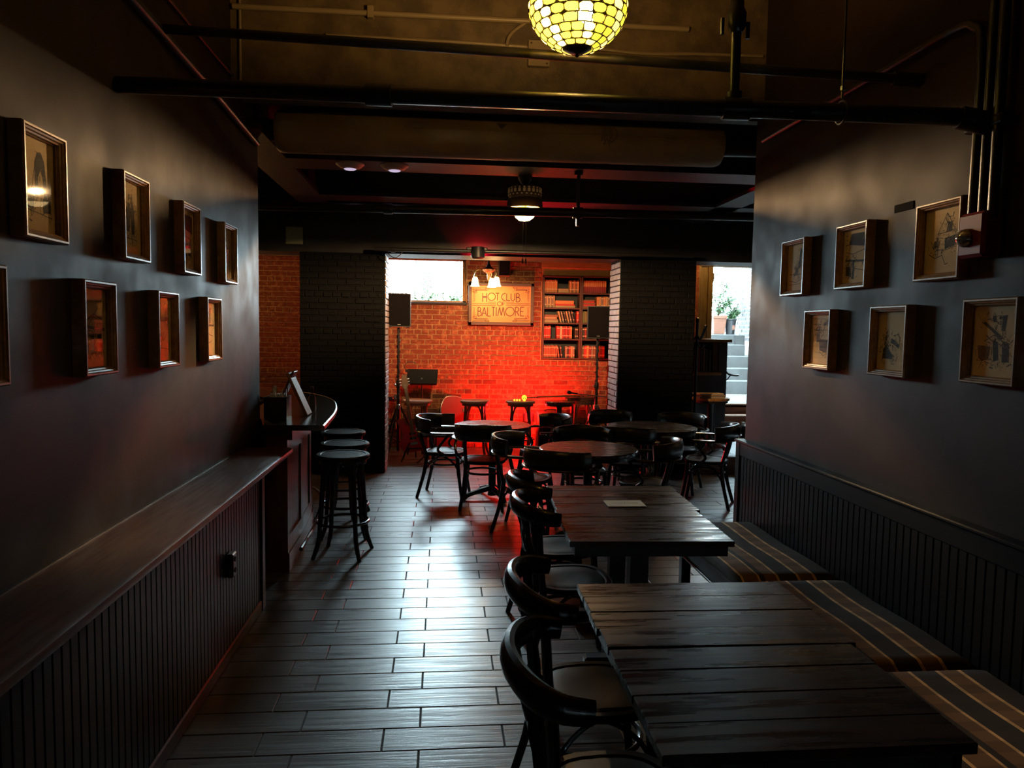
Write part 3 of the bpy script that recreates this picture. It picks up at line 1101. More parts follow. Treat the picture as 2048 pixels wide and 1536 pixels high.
ART = {
    'arch': ([[(.42, .35), (.42, .75), (.50, .88), (.62, .9), (.72, .8), (.78, .55), (.8, .35), (.7, .35), (.66, .6), (.6, .68), (.54, .6), (.5, .35)], [(.65, .2), (.9, .2), (.92, .35), (.66, .36)], [(.15, .22), (.35, .2), (.4, .36), (.18, .4)]], [[(.1, .2), (.95, .15)], [(.3, .4), (.45, .8)], [(.75, .45), (.9, .35)]], .2, 'arched ruin'),
    'dancers': ([[(.3, .3), (.45, .3), (.5, .6), (.42, .75), (.28, .62)], [(.55, .25), (.72, .28), (.7, .6), (.6, .82), (.52, .6)]], [[(.2, .7), (.4, .6), (.6, .85)], [(.15, .2), (.85, .18)], [(.4, .75), (.42, .85)]], .6, 'pair of figures'),
    'room': ([[(.05, .72), (.95, .62), (.95, .95), (.05, .95)], [(.25, .15), (.5, .18), (.45, .42), (.3, .45)], [(.6, .2), (.85, .2), (.8, .5), (.65, .45)]], [[(.1, .6), (.9, .5)], [(.5, .6), (.5, .1)]], .8, 'dim interior'),
    'street': ([[(.2, .1), (.5, .12), (.45, .5), (.25, .55)]], [[(.1, .7), (.9, .85)], [(.6, .1), (.62, .8)], [(.8, .1), (.8, .7)]], .6, 'street scene'),
    'crowd': ([[(.1, .15), (.25, .13), (.3, .35), (.15, .4)], [(.35, .12), (.55, .15), (.5, .42), (.38, .4)], [(.62, .15), (.85, .17), (.82, .4), (.66, .42)], [(.05, .5), (.95, .46), (.95, .5), (.05, .54)]], [[(.3, .55), (.7, .8)], [(.2, .6), (.5, .7), (.85, .62)]], .9, 'crowd below a balcony'),
    'notice': ([[(.62, .62), (.85, .62), (.85, .93), (.62, .93)], [(.1, .3), (.4, .28), (.35, .42), (.12, .45)]], [[(.1, .2), (.9, .15)], [(.3, .5), (.5, .3), (.8, .45)]], .7, 'posted notice'),
    'columns': ([[(.2, .62), (.3, .62), (.3, .92), (.2, .92)], [(.5, .62), (.58, .62), (.58, .92), (.5, .92)], [(.15, .56), (.9, .56), (.9, .6), (.15, .6)]], [[(.2, .2), (.7, .25)], [(.4, .4), (.8, .35)]], .3, 'column heads'),
    'tower': ([[(.55, .45), (.75, .48), (.78, .9), (.68, .95), (.62, .6)], [(.35, .3), (.6, .32), (.6, .46), (.5, .5)]], [[(.1, .35), (.9, .33)], [(.1, .2), (.5, .15), (.85, .22)], [(.1, .1), (.9, .12)]], .3, 'tall dark tower'),
    'gate': ([[(.2, .75), (.9, .68), (.85, .95), (.3, .97)], [(.08, .42), (.92, .36), (.92, .40), (.08, .46)], [(.4, .05), (.47, .05), (.47, .42), (.4, .42)], [(.1, .12), (.35, .1), (.3, .3), (.12, .32)]], [[(.1, .6), (.4, .55), (.9, .62)], [(.5, .25), (.9, .2)]], 1.0, 'busy street gate'),
    'stall': ([[(.56, .36), (.85, .4), (.86, .56), (.56, .54)], [(.6, .62), (.75, .64), (.75, .78), (.62, .76)], [(.24, .38), (.34, .4), (.34, .52), (.24, .5)]], [[(.35, .36), (.35, .62), (.6, .95), (.85, .66), (.88, .4)], [(.35, .62), (.85, .66)], [(.6, .95), (.66, .7)], [(.35, .36), (.6, .34), (.85, .38)], [(.1, .3), (.3, .22), (.5, .26), (.6, .1), (.68, .12)]], .35, 'peaked market stall'),
    'cook': ([[(.45, .27), (.78, .22), (.86, .50), (.40, .52)], [(.28, .45), (.42, .45), (.46, .66), (.38, .72), (.28, .62)], ell(.40, .76, .05, .035), [(.6, .86), (.82, .93), (.8, .84), (.62, .80)]], [[(.2, .6), (.25, .75), (.45, .85)], [(.5, .55), (.62, .62), (.6, .72)], [(.45, .24), (.65, .15), (.82, .2)]], .3, 'figure stirring a big dark pot'),
    'cart': ([[(.16, .17), (.5, .15), (.55, .22), (.3, .42), (.18, .35)], [(.45, .46), (.6, .42), (.75, .36), (.78, .42), (.62, .52), (.48, .56)], ell(.28, .55, .045, .035)], [[(.28, .52), (.3, .42), (.58, .15)], [(.2, .45), (.35, .38)], [(.55, .6), (.7, .62), (.8, .55)], [(.7, .65), (.8, .5)]], .45, 'cart and seated figures'),
    'kettle': ([[(.12, .25), (.2, .2), (.38, .22), (.42, .42), (.1, .45)], [(.5, .2), (.62, .22), (.6, .5), (.46, .52)], [(.7, .18), (.88, .2), (.85, .48), (.7, .5)], [(.2, .78), (.26, .80), (.72, .55), (.66, .52)], [(.45, .80), (.55, .79), (.52, .88), (.44, .88)], [(.66, .66), (.74, .66), (.78, .9), (.60, .88), (.60, .85), (.68, .86)]], [[(.25, .5), (.5, .6), (.7, .5)], [(.3, .6), (.45, .5)]], .6, 'kettle and bent figures'),
    'portrait': ([[(.3, .1), (.7, .1), (.65, .5), (.35, .5)], ell(.5, .62, .12, .1)], [[(.2, .1), (.2, .9), (.8, .9)]], .4, 'single figure'),
}


def picture(y, z, wd, ht, side, art, label, seed):
    rr_ = random.Random(seed)
    x, rz = (XL, PI / 2) if side < 0 else (XR, -PI / 2)
    t = thing('picture_frame', label, 'picture', (x, y, z), rz, 'framed ink prints on the %s wall' % ('left' if side < 0 else 'right'))
    m_ = moulding(wd, ht)
    m_.xf(Matrix.Translation((0, -.012, 0)))
    m_.box(-wd / 2, wd / 2, -.013, -.001, -ht / 2, ht / 2)
    part('frame', m_, FRAMEW, t, ang=25)
    iw, ih = wd - .056, ht - .056
    p = part('print', MB().box(-iw / 2, iw / 2, -.0165, -.0125, -ih / 2, ih / 2), PAPER, t, smooth=False)
    fills, lines, dens, _ = ART[art]
    U = lambda u, v: ((u - .5) * iw * .92, (v - .5) * ih * .92)
    m1, m2 = MB(), MB()
    for q in fills:
        poly(m1, [U(u + rr_.uniform(-.01, .01), v + rr_.uniform(-.01, .01)) for u, v in q], -.0168)
    for ln in lines:
        stroke(m1, [U(u, v) for u, v in ln], .0028, -.0169)
    # loose hatching around the masses
    for i in range(int(190 * dens) + 40):
        q = fills[rr_.randrange(len(fills))]
        u, v = q[rr_.randrange(len(q))]
        u += rr_.gauss(0, .07)
        v += rr_.gauss(0, .06)
        du, dv = rr_.gauss(0, .05), rr_.gauss(0, .05)
        if not (.04 < u < .96 and .04 < v < .96 and .04 < u + du < .96 and .04 < v + dv < .96):
            continue
        stroke(m1 if rr_.random() < .4 else m2, [U(u, v), U(u + du, v + dv)], rr_.uniform(.0012, .004), -.0169)
    part('ink_drawing', m1, INK, p, smooth=False)
    if m2.v:
        part('wash_strokes', m2, INK2, p, smooth=False)
    part('glass', MB().box(-iw / 2, iw / 2, -.0225, -.0215, -ih / 2, ih / 2), PICGLASS, t, smooth=False)
    return t


LP = [(2.155, 1.687, 'portrait', 'framed print on the left wall, cut off by the photo edge'),
      (2.521, 2.129, 'arch', 'framed ink print of an arched form, nearest in the upper left row'),
      (3.227, 2.128, 'dancers', 'second framed print from us in the upper row on the left wall'),
      (3.906, 2.122, 'room', 'third framed print from us in the upper row on the left wall'),
      (4.598, 2.117, 'street', 'farthest framed print in the upper row on the left wall'),
      (2.879, 1.680, 'crowd', 'lower left wall print of a crowd, second from the photo edge'),
      (3.564, 1.674, 'notice', 'lower left wall print, third from the photo edge, glass reflecting brick'),
      (4.258, 1.674, 'columns', 'farthest framed print in the lower row on the left wall')]
for i, (y, z, art, lab) in enumerate(LP):
    picture(y, z, .262, .346, -1, art, lab, 40 + i)
RP = [(4.22, 2.086, 'tower', 'farthest framed print in the upper row on the right wall'),
      (3.597, 2.093, 'gate', 'middle framed print in the upper right row, crowded street drawing'),
      (2.941, 2.094, 'stall', 'framed print of a peaked stall beside the red alarm'),
      (3.901, 1.670, 'cook', 'framed print of a figure with a dark pot, right wall'),
      (3.253, 1.674, 'cart', 'middle framed print in the lower row on the right wall'),
      (2.616, 1.683, 'kettle', 'nearest framed print in the lower row on the right wall')]
for i, (y, z, art, lab) in enumerate(RP):
    picture(y, z, .285, .325, 1, art, lab, 60 + i)

# fire alarm, conduits and a paint patch on the right wall
t = thing('fire_alarm', 'red fire alarm box with a clear round strobe on the right wall', 'alarm', (XR, 2.69, 2.085))
part('housing', MB().cbox(-.085, 0, -.07, .07, -.085, .085, .012), REDP, t)
part('strobe_dome', MB().lathe([(.034, 0), (.036, .006), (.030, .022), (.016, .034), (.002, .038)], 18).xf(Matrix.Translation((-.085, .02, -.01)) @ Matrix.Rotation(-PI / 2, 4, 'Y')), mat('strobe glass', (.75, .7, .6), .08, metal=.8), t)
t = tag(part('wall_plate', MB().cbox(2.076, 2.0795, 3.17, 3.31, 2.262, 2.298, .001), PATCH), 'small dark plate on the right wall above the prints', 'plate')


def pipe(name, pts, r, label, cat='pipe', m=PIPE, group=None, n=12, fittings=(), fr=1.35):
    t_ = thing(name, label, cat, (0, 0, 0), 0, group)
    part('run', MB().tube(pts, r, n), m, t_)
    for a_, b_ in fittings:
        part('coupling', MB().tube([a_, b_], r * fr, n), m, t_)
    return t_


gc = 'black conduits dropping down the right wall'
pipe('conduit', crv([(2.04, 2.745, 2.17), (2.04, 2.745, 2.78), (2.04, 2.80, 2.90), (2.04, 2.92, 2.93), (2.04, 3.3, 2.93), (2.04, 3.8, 2.93), (2.04, 4.7, 2.93)], 6), .017, 'black conduit bending off along the right wall above the red alarm', 'conduit', group=gc)
pipe('conduit', [(2.04, 2.69, 2.17), (2.04, 2.69, 3.94)], .017, 'straight black conduit rising from the red alarm, middle of three', 'conduit', group=gc)
pipe('conduit', [(2.04, 2.635, 2.14), (2.04, 2.635, 3.94)], .019, 'straight black conduit on the right wall, nearest to us of three', 'conduit', group=gc)
t = thing('conduit_clamp', 'black strap clamping the three conduits on the right wall', 'clamp', (2.04, 2.69, 2.50))
part('strap', MB().cbox(-.025, .035, -.10, .10, -.018, .018, .006), PIPE, t)
part('screw', MB().lathe([(.007, 0), (.006, .004)], 8).xf(Matrix.Translation((-.025, .085, 0)) @ Matrix.Rotation(-PI / 2, 4, 'Y')), STEEL, t)

# ------------------------------------------------------------------ overhead pipes
pipe('sprinkler_main', [(-1.285, 3.16, 2.64), (2.00, 2.69, 2.520)], .033, 'thick black pipe crossing the corridor from wall to wall', fittings=[((-.30, 3.019, 2.604), (-.20, 3.005, 2.6)), ((1.06, 2.824, 2.554), (1.16, 2.81, 2.551)), ((1.93, 2.70, 2.523), (2.07, 2.675, 2.49))], fr=1.3)
pipe('sprinkler_branch', [(-1.285, 3.57, 3.015), (2.07, 3.172, 2.816)], .021, 'thinner black pipe crossing above and behind the thick one', fittings=[((1.96, 3.185, 2.8225), (2.075, 3.171, 2.8157))], fr=1.4)
t = thing('sprinkler_drop', 'upright black pipe with valve rising from the thick pipe', 'pipe', (1.10, 2.818, 2.5525))
part('riser', MB().tube([(0, 0, .03), (0, 0, 1.36)], .019, 12), PIPE, t)
part('tee', MB().tube([(0, 0, -.02), (0, 0, .06)], .030, 12), PIPE, t)
part('valve_body', MB().lathe([(.022, .28), (.034, .30), (.036, .35), (.026, .37), (.024, .41)], 14), PIPE, t)
part('valve_tab', MB().tube([(-.055, 0, .27), (-.055, 0, .33)], .008, 8), PIPE, t)
part('valve_tab', MB().tube([(.045, 0, .26), (.045, 0, .32)], .008, 8), PIPE, t)
part('red_indicator', MB().lathe([(.010, 0), (.012, .008), (.004, .016)], 10).xf(Matrix.Translation((.005, -.024, .42)) @ Matrix.Rotation(PI / 2, 4, 'X')), REDP, t)
t = thing('hanger_rod', 'thin rod hanging the thick pipe near the right wall', 'rod', (1.50, 2.7615, 2.56))
part('rod', MB().tube([(0, 0, .03), (0, 0, 1.34)], .0045, 8), PIPE, t)
part('loop', MB().tube([(0, .042 * math.cos(2 * PI * i / 20), -.021 + .042 * math.sin(2 * PI * i / 20)) for i in range(20)], .005, 6, closed=True), PIPE, t)
part('nut', MB().lathe([(.009, .06), (.009, .075)], 6), STEEL, t)
# conduits along the upper left wall
pipe('conduit', [(XL + .03, 2.6, 3.03), (XL + .03, 4.2, 2.985), (XL + .03, 5.3, 2.93)], .022, 'dark conduit running along the upper left wall to its end', 'conduit')
pipe('cable', crv([(XL + .02, 3.0, 3.20), (XL + .02, 4.0, 3.195), (XL + .02, 4.75, 3.20)], 4), .010, 'thin dark cable running along the upper left wall', 'cable')
# on the plaster face over the opening
FY = 4.80
t = thing('conduit', 'pale conduit strapped high on the plaster face behind the stained glass lamp', 'conduit')
part('run', MB().tube([(XL + .02, FY - .022, 3.612), (1.55, FY - .022, 3.625)], .017, 12), CONDUIT, t)
for x in (-.45, 1.10):
    part('clamp', MB().cbox(x - .02, x + .02, FY - .045, FY, 3.585, 3.655, .004), CONDUIT, t)
t = thing('armoured_cable', 'ribbed armoured cable running along the plaster face to the junction box', 'cable')
mb = MB()
pts, rad = [], []
for i in range(260):
    x = -.72 + 1.24 * i / 259
    pts.append((x, FY - .018 - .002 * math.sin(x * 9), 3.472 - .012 * max(0, x)))
    rad.append(.0135 if i % 2 else .0105)
mb.tube(pts, rad, 10)
part('ribbed_sheath', mb, CONDUIT, t, ang=80)
part('tail', MB().tube(crv([(.65, FY - .015, 3.462), (.95, FY - .015, 3.476), (1.25, FY - .015, 3.462), (1.6, FY - .015, 3.477), (2.05, FY - .015, 3.485)], 5), .010, 8), CONDUIT, t)
part('branch', MB().tube(crv([(.39, FY - .025, 3.462), (.40, FY - .035, 3.51), (.44, FY - .025, 3.56), (.50, FY - .02, 3.605)], 5), .011, 8), CONDUIT, t)
t = thing('junction_box', 'square pale junction box on the plaster face below the stained glass lamp', 'box', (.59, FY, 3.42))
part('box', MB().cbox(-.065, .065, -.045, 0, -.075, .075, .005), CONDUIT, t)
part('cover', MB().cbox(-.068, .068, -.050, -.045, -.078, .078, .002), CONDUIT, t)
for x, z in ((-.05, .06), (.05, -.06)):
    part('screw', MB().lathe([(.006, 0), (.005, .003)], 8).xf(Matrix.Translation((x, -.050, z)) @ Matrix.Rotation(PI / 2, 4, 'X')), BRONZE, t)
t = thing('corner_conduit', 'thin upright conduit at the left corner of the plaster face', 'conduit', (XL + .06, FY - .012, 3.15))
part('run', MB().tube([(0, 0, -.02), (0, 0, .78)], .008, 8), CONDUIT, t)

# wrapped duct in the opening
t = thing('wrapped_duct', 'fat brown wrapped duct hanging across the opening below the ceiling', 'duct')
DYc, DZc, DR = 5.52, 3.075, .148
prof = []
mb = MB()
rings = []
for (x, k) in ((-1.17, .86), (-1.15, .97), (-1.12, 1), (-.3, 1), (.38, 1), (.41, .985), (.45, 1), (1.15, 1), (1.20, .985), (1.24, 1), (1.98, 1), (2.03, .98), (2.055, .9), (2.06, .7)):
    rings.append([(x, DYc + DR * k * math.cos(2 * PI * q / 36), DZc + .004 * x + DR * k * math.sin(2 * PI * q / 36)) for q in range(36)])
part('wrapping', MB().loft(rings), DUCT, t, ang=50)
part('lapped_seam', MB().tube([(-.2, DYc - DR - .001, DZc + .02), (2.0, DYc - DR - .001, DZc + .03)], .004, 6), DUCT, t)
k = MB()
poly(k, [(.37, DZc + .075), (.45, DZc + .072), (.41, DZc + .035)], DYc - DR - .001)
part('torn_patch', k, BRONZE, t, smooth=False)
rr = random.Random(12)
mb = MB()
for i in range(9):
    x = 1.17 + rr.uniform(-.03, .05)
    mb.tube(crv([(x, DYc - DR * .86 - .008, DZc + .085), (x + rr.uniform(-.03, .03), DYc - DR - .012, DZc + .03), (x + rr.uniform(-.03, .03), DYc - DR - .006, DZc - .03 + rr.uniform(-.02, .02))], 3), .004, 5)
part('frayed_tape', mb, CONDUIT, t)
part('end_stub', MB().tube([(2.05, DYc, DZc), (2.75, DYc, DZc + .01)], .06, 16), PIPE, t)
part('end_stub', MB().tube([(-1.16, DYc, DZc), (-1.325, DYc, DZc)], .075, 16), PIPE, t)
# pipe 3 with hangers
pipe('crossing_pipe', [(-1.6, 6.1, 2.636), (3.6, 6.1, 2.678)], .036, 'black pipe crossing the main room below the lamp canopy', fittings=[((-.47, 6.1, 2.645), (-.40, 6.1, 2.646)), ((1.06, 6.1, 2.657), (1.14, 6.1, 2.658))], fr=1.25)
t = thing('pipe_hanger', 'upright black pipe hanging the crossing pipe, right of the ceiling lamp', 'pipe', (1.10, 6.1, 2.67))
part('rod', MB().tube([(0, 0, .03), (0, 0, .325)], .016, 10), PIPE, t)
part('flange', MB().lathe([(.026, .285), (.036, .29), (.036, .325)], 14), PIPE, t)
part('sprinkler_head', MB().lathe([(.016, -.12), (.017, -.05), (.010, -.04)], 10), PIPE, t)
# round pale discs on the beam
for x, lab in ((-.735, 'left one of two round pale discs under the ceiling beam'), (-.385, 'right one of two round pale discs under the ceiling beam')):
    t = thing('ceiling_disc_light', lab, 'ceiling light', (x, 6.12, 2.99), 0, 'round discs under the beam')
    part('trim', MB().lathe([(.112, 0), (.112, -.008), (.085, -.03), (.05, -.042)], 32), DISCW, t)
    part('lens', MB().lathe([(.05, -.041), (.04, -.048), (.002, -.050)], 24), lampglass('dim violet lens', (.85, .75, 1.0), .5), t)

# ceiling lamp with mosaic band (fan-type motor)
t = thing('ceiling_lamp', 'lit ceiling lamp with mosaic band and brass plate under the beam', 'lamp', (.69, 6.36, 0))
part('canopy', MB().lathe([(.062, 2.985), (.060, 2.965), (.035, 2.93), (.018, 2.915)], 24), BRONZE, t)
part('stem', MB().tube([(0, 0, 2.92), (0, 0, 2.87)], .012, 10), BRONZE, t)
part('motor_housing', MB().lathe([(.03, 2.905), (.12, 2.897), (.138, 2.885), (.140, 2.815), (.135, 2.80)], 32), BRONZE, t)
pb = MB().cbox(-.011, .011, -.004, .004, -.014, .014, .002).mesh('mosaic_piece', MOSAIC, False)
pc = MB().cbox(-.008, .008, -.004, .004, -.006, .006, .002).mesh('mosaic_piece', MOSAIC, False)
for rw_, (z, me_, n_) in enumerate(((2.856, pb, 22), (2.826, pc, 22), (2.880, pc, 22))):
    for i in range(n_):
        an = 2 * PI * (i + .5 * (rw_ % 2)) / n_
        link('mosaic_piece', me_, t, (.140 * math.cos(an), .140 * math.sin(an), z), an + PI / 2)
part('brass_plate', MB().lathe([(.13, 2.80), (.142, 2.792), (.152, 2.765), (.152, 2.719), (.148, 2.719), (.142, 2.755), (.06, 2.757)], 36), BRASS, t)  # downturned lip shaped to keep the lamp's light off the upper walls
part('neck', MB().lathe([(.030, 2.757), (.030, 2.750), (.012, 2.748)], 20), BRONZE, t)
for k in range(3):
    an = R(30) + k * 2 * PI / 3
    part('bowl_arm', MB().tube([(.03 * math.cos(an), .03 * math.sin(an), 2.752), (.091 * math.cos(an), .091 * math.sin(an), 2.693)], .003, 6), BRASS, t)
FANG = lampglass('warm bowl glass', (1, .80, .42), 1.6, .05)
part('glass_bowl', MB().lathe([(.092, 2.694), (.090, 2.680), (.076, 2.645), (.045, 2.622), (.004, 2.614)], 28, cap=False), FANG, t)  # rim height and dense glass shaped to keep the lamp's light off the floor
for dx, zb in ((-.012, 2.30), (.014, 2.30)):
    part('pull_chain', MB().tube([(dx, -.02, 2.66), (dx, -.02, zb)], .0022, 6), BRONZE, t)
    part('chain_pull', MB().lathe([(.003, .0), (.008, -.012), (.008, -.035), (.003, -.045)], 8, (dx, -.02, zb)), BRONZE, t)
light('ceiling_lamp_light', 'POINT', (.69, 6.36, 2.735), P_FAN, (1, .62, .28), .015)

light('beam_fill_light', 'POINT', (.69, 6.36, 2.935), 18, (1, .66, .34), .02)  # bulbless point added above the motor to brighten the discs and beam

# ------------------------------------------------------------------ stained glass lamp
LX, LY, LZ = .527, 3.02, 2.985
t = thing('stained_glass_lamp', 'glowing yellow stained glass bowl lamp hanging at the top of the picture', 'lamp', (LX, LY, LZ))
LRad, LH = .196, .180
SG = [lampglass('yellow stained glass', (1.0, .74, .06), .75, .55), lampglass('pale stained glass', (1.0, .84, .22), 1.2, .65), lampglass('green yellow stained glass', (.70, .70, .05), .7, .5)]


def bowlp(tt, an, k=1.0):
    return Vector((LRad * k * math.sin(tt) * math.cos(an), LRad * k * math.sin(tt) * math.sin(an), -LH * k * math.cos(tt)))


rows = [(19, 28, 12), (28, 38, 16), (38, 49, 18), (49, 60, 18), (60, 71, 20), (71, 82, 20), (82, 91, 20), (91, 97, 24)]
lead = MB()
for i, (t0, t1, n_) in enumerate(rows):
    t0, t1 = R(t0), R(t1)
    da = 2 * PI / n_
    for var in range(3):
        rr = random.Random(i * 7 + var)
        a0, a1 = -da / 2 * .95, da / 2 * .95
        tm = (t0 + t1) / 2
        e = .04 * (t1 - t0)
        ring = []
        c1, c2 = .30 * (t1 - t0), .26 * da
        for tt, an in ((t0 + e, a0 + c2), (t0 + e, a1 - c2), (t0 + c1, a1), (t1 - c1, a1), (t1 - e, a1 - c2), (t1 - e, a0 + c2), (t1 - c1, a0), (t0 + c1, a0)):
            ring.append(bowlp(tt + rr.uniform(-.006, .006), an + rr.uniform(-.01, .01)))
        m_ = MB()
        m_.v = [tuple(p) for p in ring] + [tuple(bowlp(tm, 0, 1.012))] + [tuple(p * .985) for p in ring]
        m_.f = [(q, (q + 1) % 8, 8) for q in range(8)] + [(q, 9 + q, 9 + (q + 1) % 8, (q + 1) % 8) for q in range(8)]
        me_ = m_.mesh('glass_piece', SG[(i + var) % 3], True, 60)
        for k in range(var, n_, 3):
            link('glass_piece', me_, t, (0, 0, 0), da * (k + .5 * (i % 2)))
    for k in range(n_):
        an = da * (k + .5 * (i % 2)) + da / 2
        lead.tube([bowlp(t0 + (t1 - t0) * q / 3, an, 1.004) for q in range(4)], .0024, 5, cap=False)
    lead.tube([bowlp(t0, 2 * PI * q / 40, 1.004) for q in range(40)], .0024, 5, closed=True)
part('lead_came', lead, BRONZE, t)
part('rim', MB().tube([bowlp(R(97), 2 * PI * q / 40, 1.004) for q in range(40)], .004, 8, closed=True), BRONZE, t)
part('finial', MB().lathe([(.002, -LH - .022), (.008, -LH - .016), (.006, -LH - .008), (.030, -LH - .004), (.048, -LH * .955), (.058, -LH * .93), (.02, -LH * .93)], 24), BRONZE, t)
part('stem', MB().tube([(0, 0, -LH * .93), (0, 0, .30)], .006, 8), BRASS, t)
part('chain', MB().tube([(0, 0, .30), (0, 0, .96)], .008, 8), BRASS, t)
part('bulb', MB().lathe([(.004, -.07), (.026, -.05), (.030, -.02), (.014, .03), (.013, .06)], 16, (0.03, -.02, -.02)), lampglass('white hot bulb', (1, .85, .5), 25), t)
light('stained_glass_lamp_light', 'POINT', (LX, LY, LZ - .01), P_TIFF, (1, .56, .17), .03)

# ------------------------------------------------------------------ stage lighting bar and red lights
pipe('lighting_bar', [(-.75, 8.50, 2.568), (2.9, 8.50, 2.580)], .022, 'black lighting bar along the foot of the stage header', 'bar', fittings=[((-.57, 8.5, 2.568), (-.52, 8.5, 2.568))], fr=1.5)
lb_ = [o for o in bpy.data.objects if o.name.startswith('lighting_bar')][0]
for x in (-.62, .15, 1.1, 2.0, 2.8):
    part('wall_bracket', MB().cbox(x - .012, x + .012, 8.49, 8.705, 2.575, 2.60, .003), PIPE, lb_, smooth=False)
t = thing('par_light', 'black stage light clamped to the bar above the sign', 'stage light', (.40, 8.50, 2.57))
part('can', MB().lathe([(.05, .055), (.075, .05), (.08, 0), (.075, -.07), (.05, -.085)], 24), DGREY, t)
part('yoke', MB().cbox(-.13, .11, -.025, .025, .01, .045, .008), DGREY, t)
part('clamp', MB().cbox(-.02, .02, -.035, .035, -.03, .03, .005), DGREY, t)
s = light('par_glow', 'SPOT', (.42, 8.605, 2.555), 14, (1, .01, .03), .006, spot=R(140), blend=.12)
aim(s, (.42, 8.70, 2.60))
s = light('par_glow_up', 'SPOT', (.46, 8.44, 2.64), 320, (1, .01, .03), .008, spot=R(34), blend=.2)
aim(s, (1.12, 7.74, 2.99))
t = thing('cable_loop', 'thin dark cable sagging from the lighting bar over the window', 'cable', (-.52, 8.5, 2.56))
part('loop', MB().tube(crv([(-.10, 0, 0), (-.06, -.01, -.06), (0, -.01, -.085), (.05, -.01, -.05), (.09, 0, 0)], 5), .004, 6), DGREY, t)
# red floor lamp
t = thing('red_stage_lamp', 'red stage lamp glowing low against the brick behind the stools', 'stage light', (1.22, 10.32, 0))
part('base', MB().cbox(-.08, .08, -.08, .08, 0, .03, .006), DGREY, t)
part('post', MB().tube([(0, 0, .03), (0, 0, .42)], .012, 8), DGREY, t)
part('can', MB().lathe([(.03, .40), (.075, .42), (.08, .53), (.07, .53), (.066, .45), (.02, .43)], 24, cap=False), DGREY, t)
part('lens', MB().lathe([(.065, .515), (.03, .522), (.002, .524)], 24, cap=False), lampglass('red lens', (1, .02, .02), 6), t)
light('red_stage_light', 'POINT', (1.22, 10.30, .60), P_RED, (1, .010, .012), .05)
s = light('red_wash_light', 'SPOT', (1.20, 10.02, .48), P_REDWASH, (1, .014, .010), .05, spot=R(165), blend=.6)
aim(s, (1.05, 10.6, .80))

# ------------------------------------------------------------------ stage: window, sign, bookcases, chandelier
wn = struct('window_1', MB().box(WX0, WX1, YB + .02, YB + .12, WZ1 - .055, WZ1).box(WX0, WX1, YB + .02, YB + .12, WZ0, WZ0 + .02).box(WX1 - .045, WX1, YB + .02, YB + .12, WZ0, WZ1).box(WX0, WX0 + .045, YB + .02, YB + .12, WZ0, WZ1), WOODL)
part('pane', MB().box(WX0 + .045, WX1 - .045, YB + .07, YB + .076, WZ0 + .02, WZ1 - .055), WINGLASS, wn, smooth=False)
part('sill', MB().cbox(WX0 - .01, WX1 + .02, YB - .03, YB + .02, WZ0 - .035, WZ0, .006), CONC, wn, smooth=False)
part('casing_board', MB().cbox(WX0 - .02, WX1 + .03, YB - .012, YB + .02, WZ1, WZ1 + .07, .004), WOODL, wn, smooth=False)
# sign
SX0, SX1, SZ0, SZ1 = .372, 1.299, 1.752, 2.350
t = thing('framed_sign', 'framed orange art deco sign with brown lettering on the brick wall', 'sign', ((SX0 + SX1) / 2, YB - .035, 0))
hw_ = (SX1 - SX0) / 2
fwid = .045
part('frame', MB().cbox(-hw_, hw_, -.03, .03, SZ0, SZ0 + fwid, .004).cbox(-hw_, hw_, -.03, .03, SZ1 - fwid, SZ1, .004).cbox(-hw_, -hw_ + fwid, -.03, .03, SZ0, SZ1, .004).cbox(hw_ - fwid, hw_, -.03, .03, SZ0, SZ1, .004), SIGNF, t, smooth=False)
pan = part('panel', MB().box(-hw_ + .02, hw_ - .02, -.012, .02, SZ0 + .02, SZ1 - .02), SIGNP, t, smooth=False)
mb = MB()
iw, ih = 2 * (hw_ - fwid), SZ1 - SZ0 - 2 * fwid


def sp(cx, cy):
    cy -= .022 * (cx - 845)
    return (-hw_ + fwid + (cx - 250) / 1190 * iw, SZ0 + fwid + (1390 - cy) / 790 * ih)


def sline(pts, w_=.0075):
    stroke(mb, [sp(*p) for p in pts], w_, -.0128)


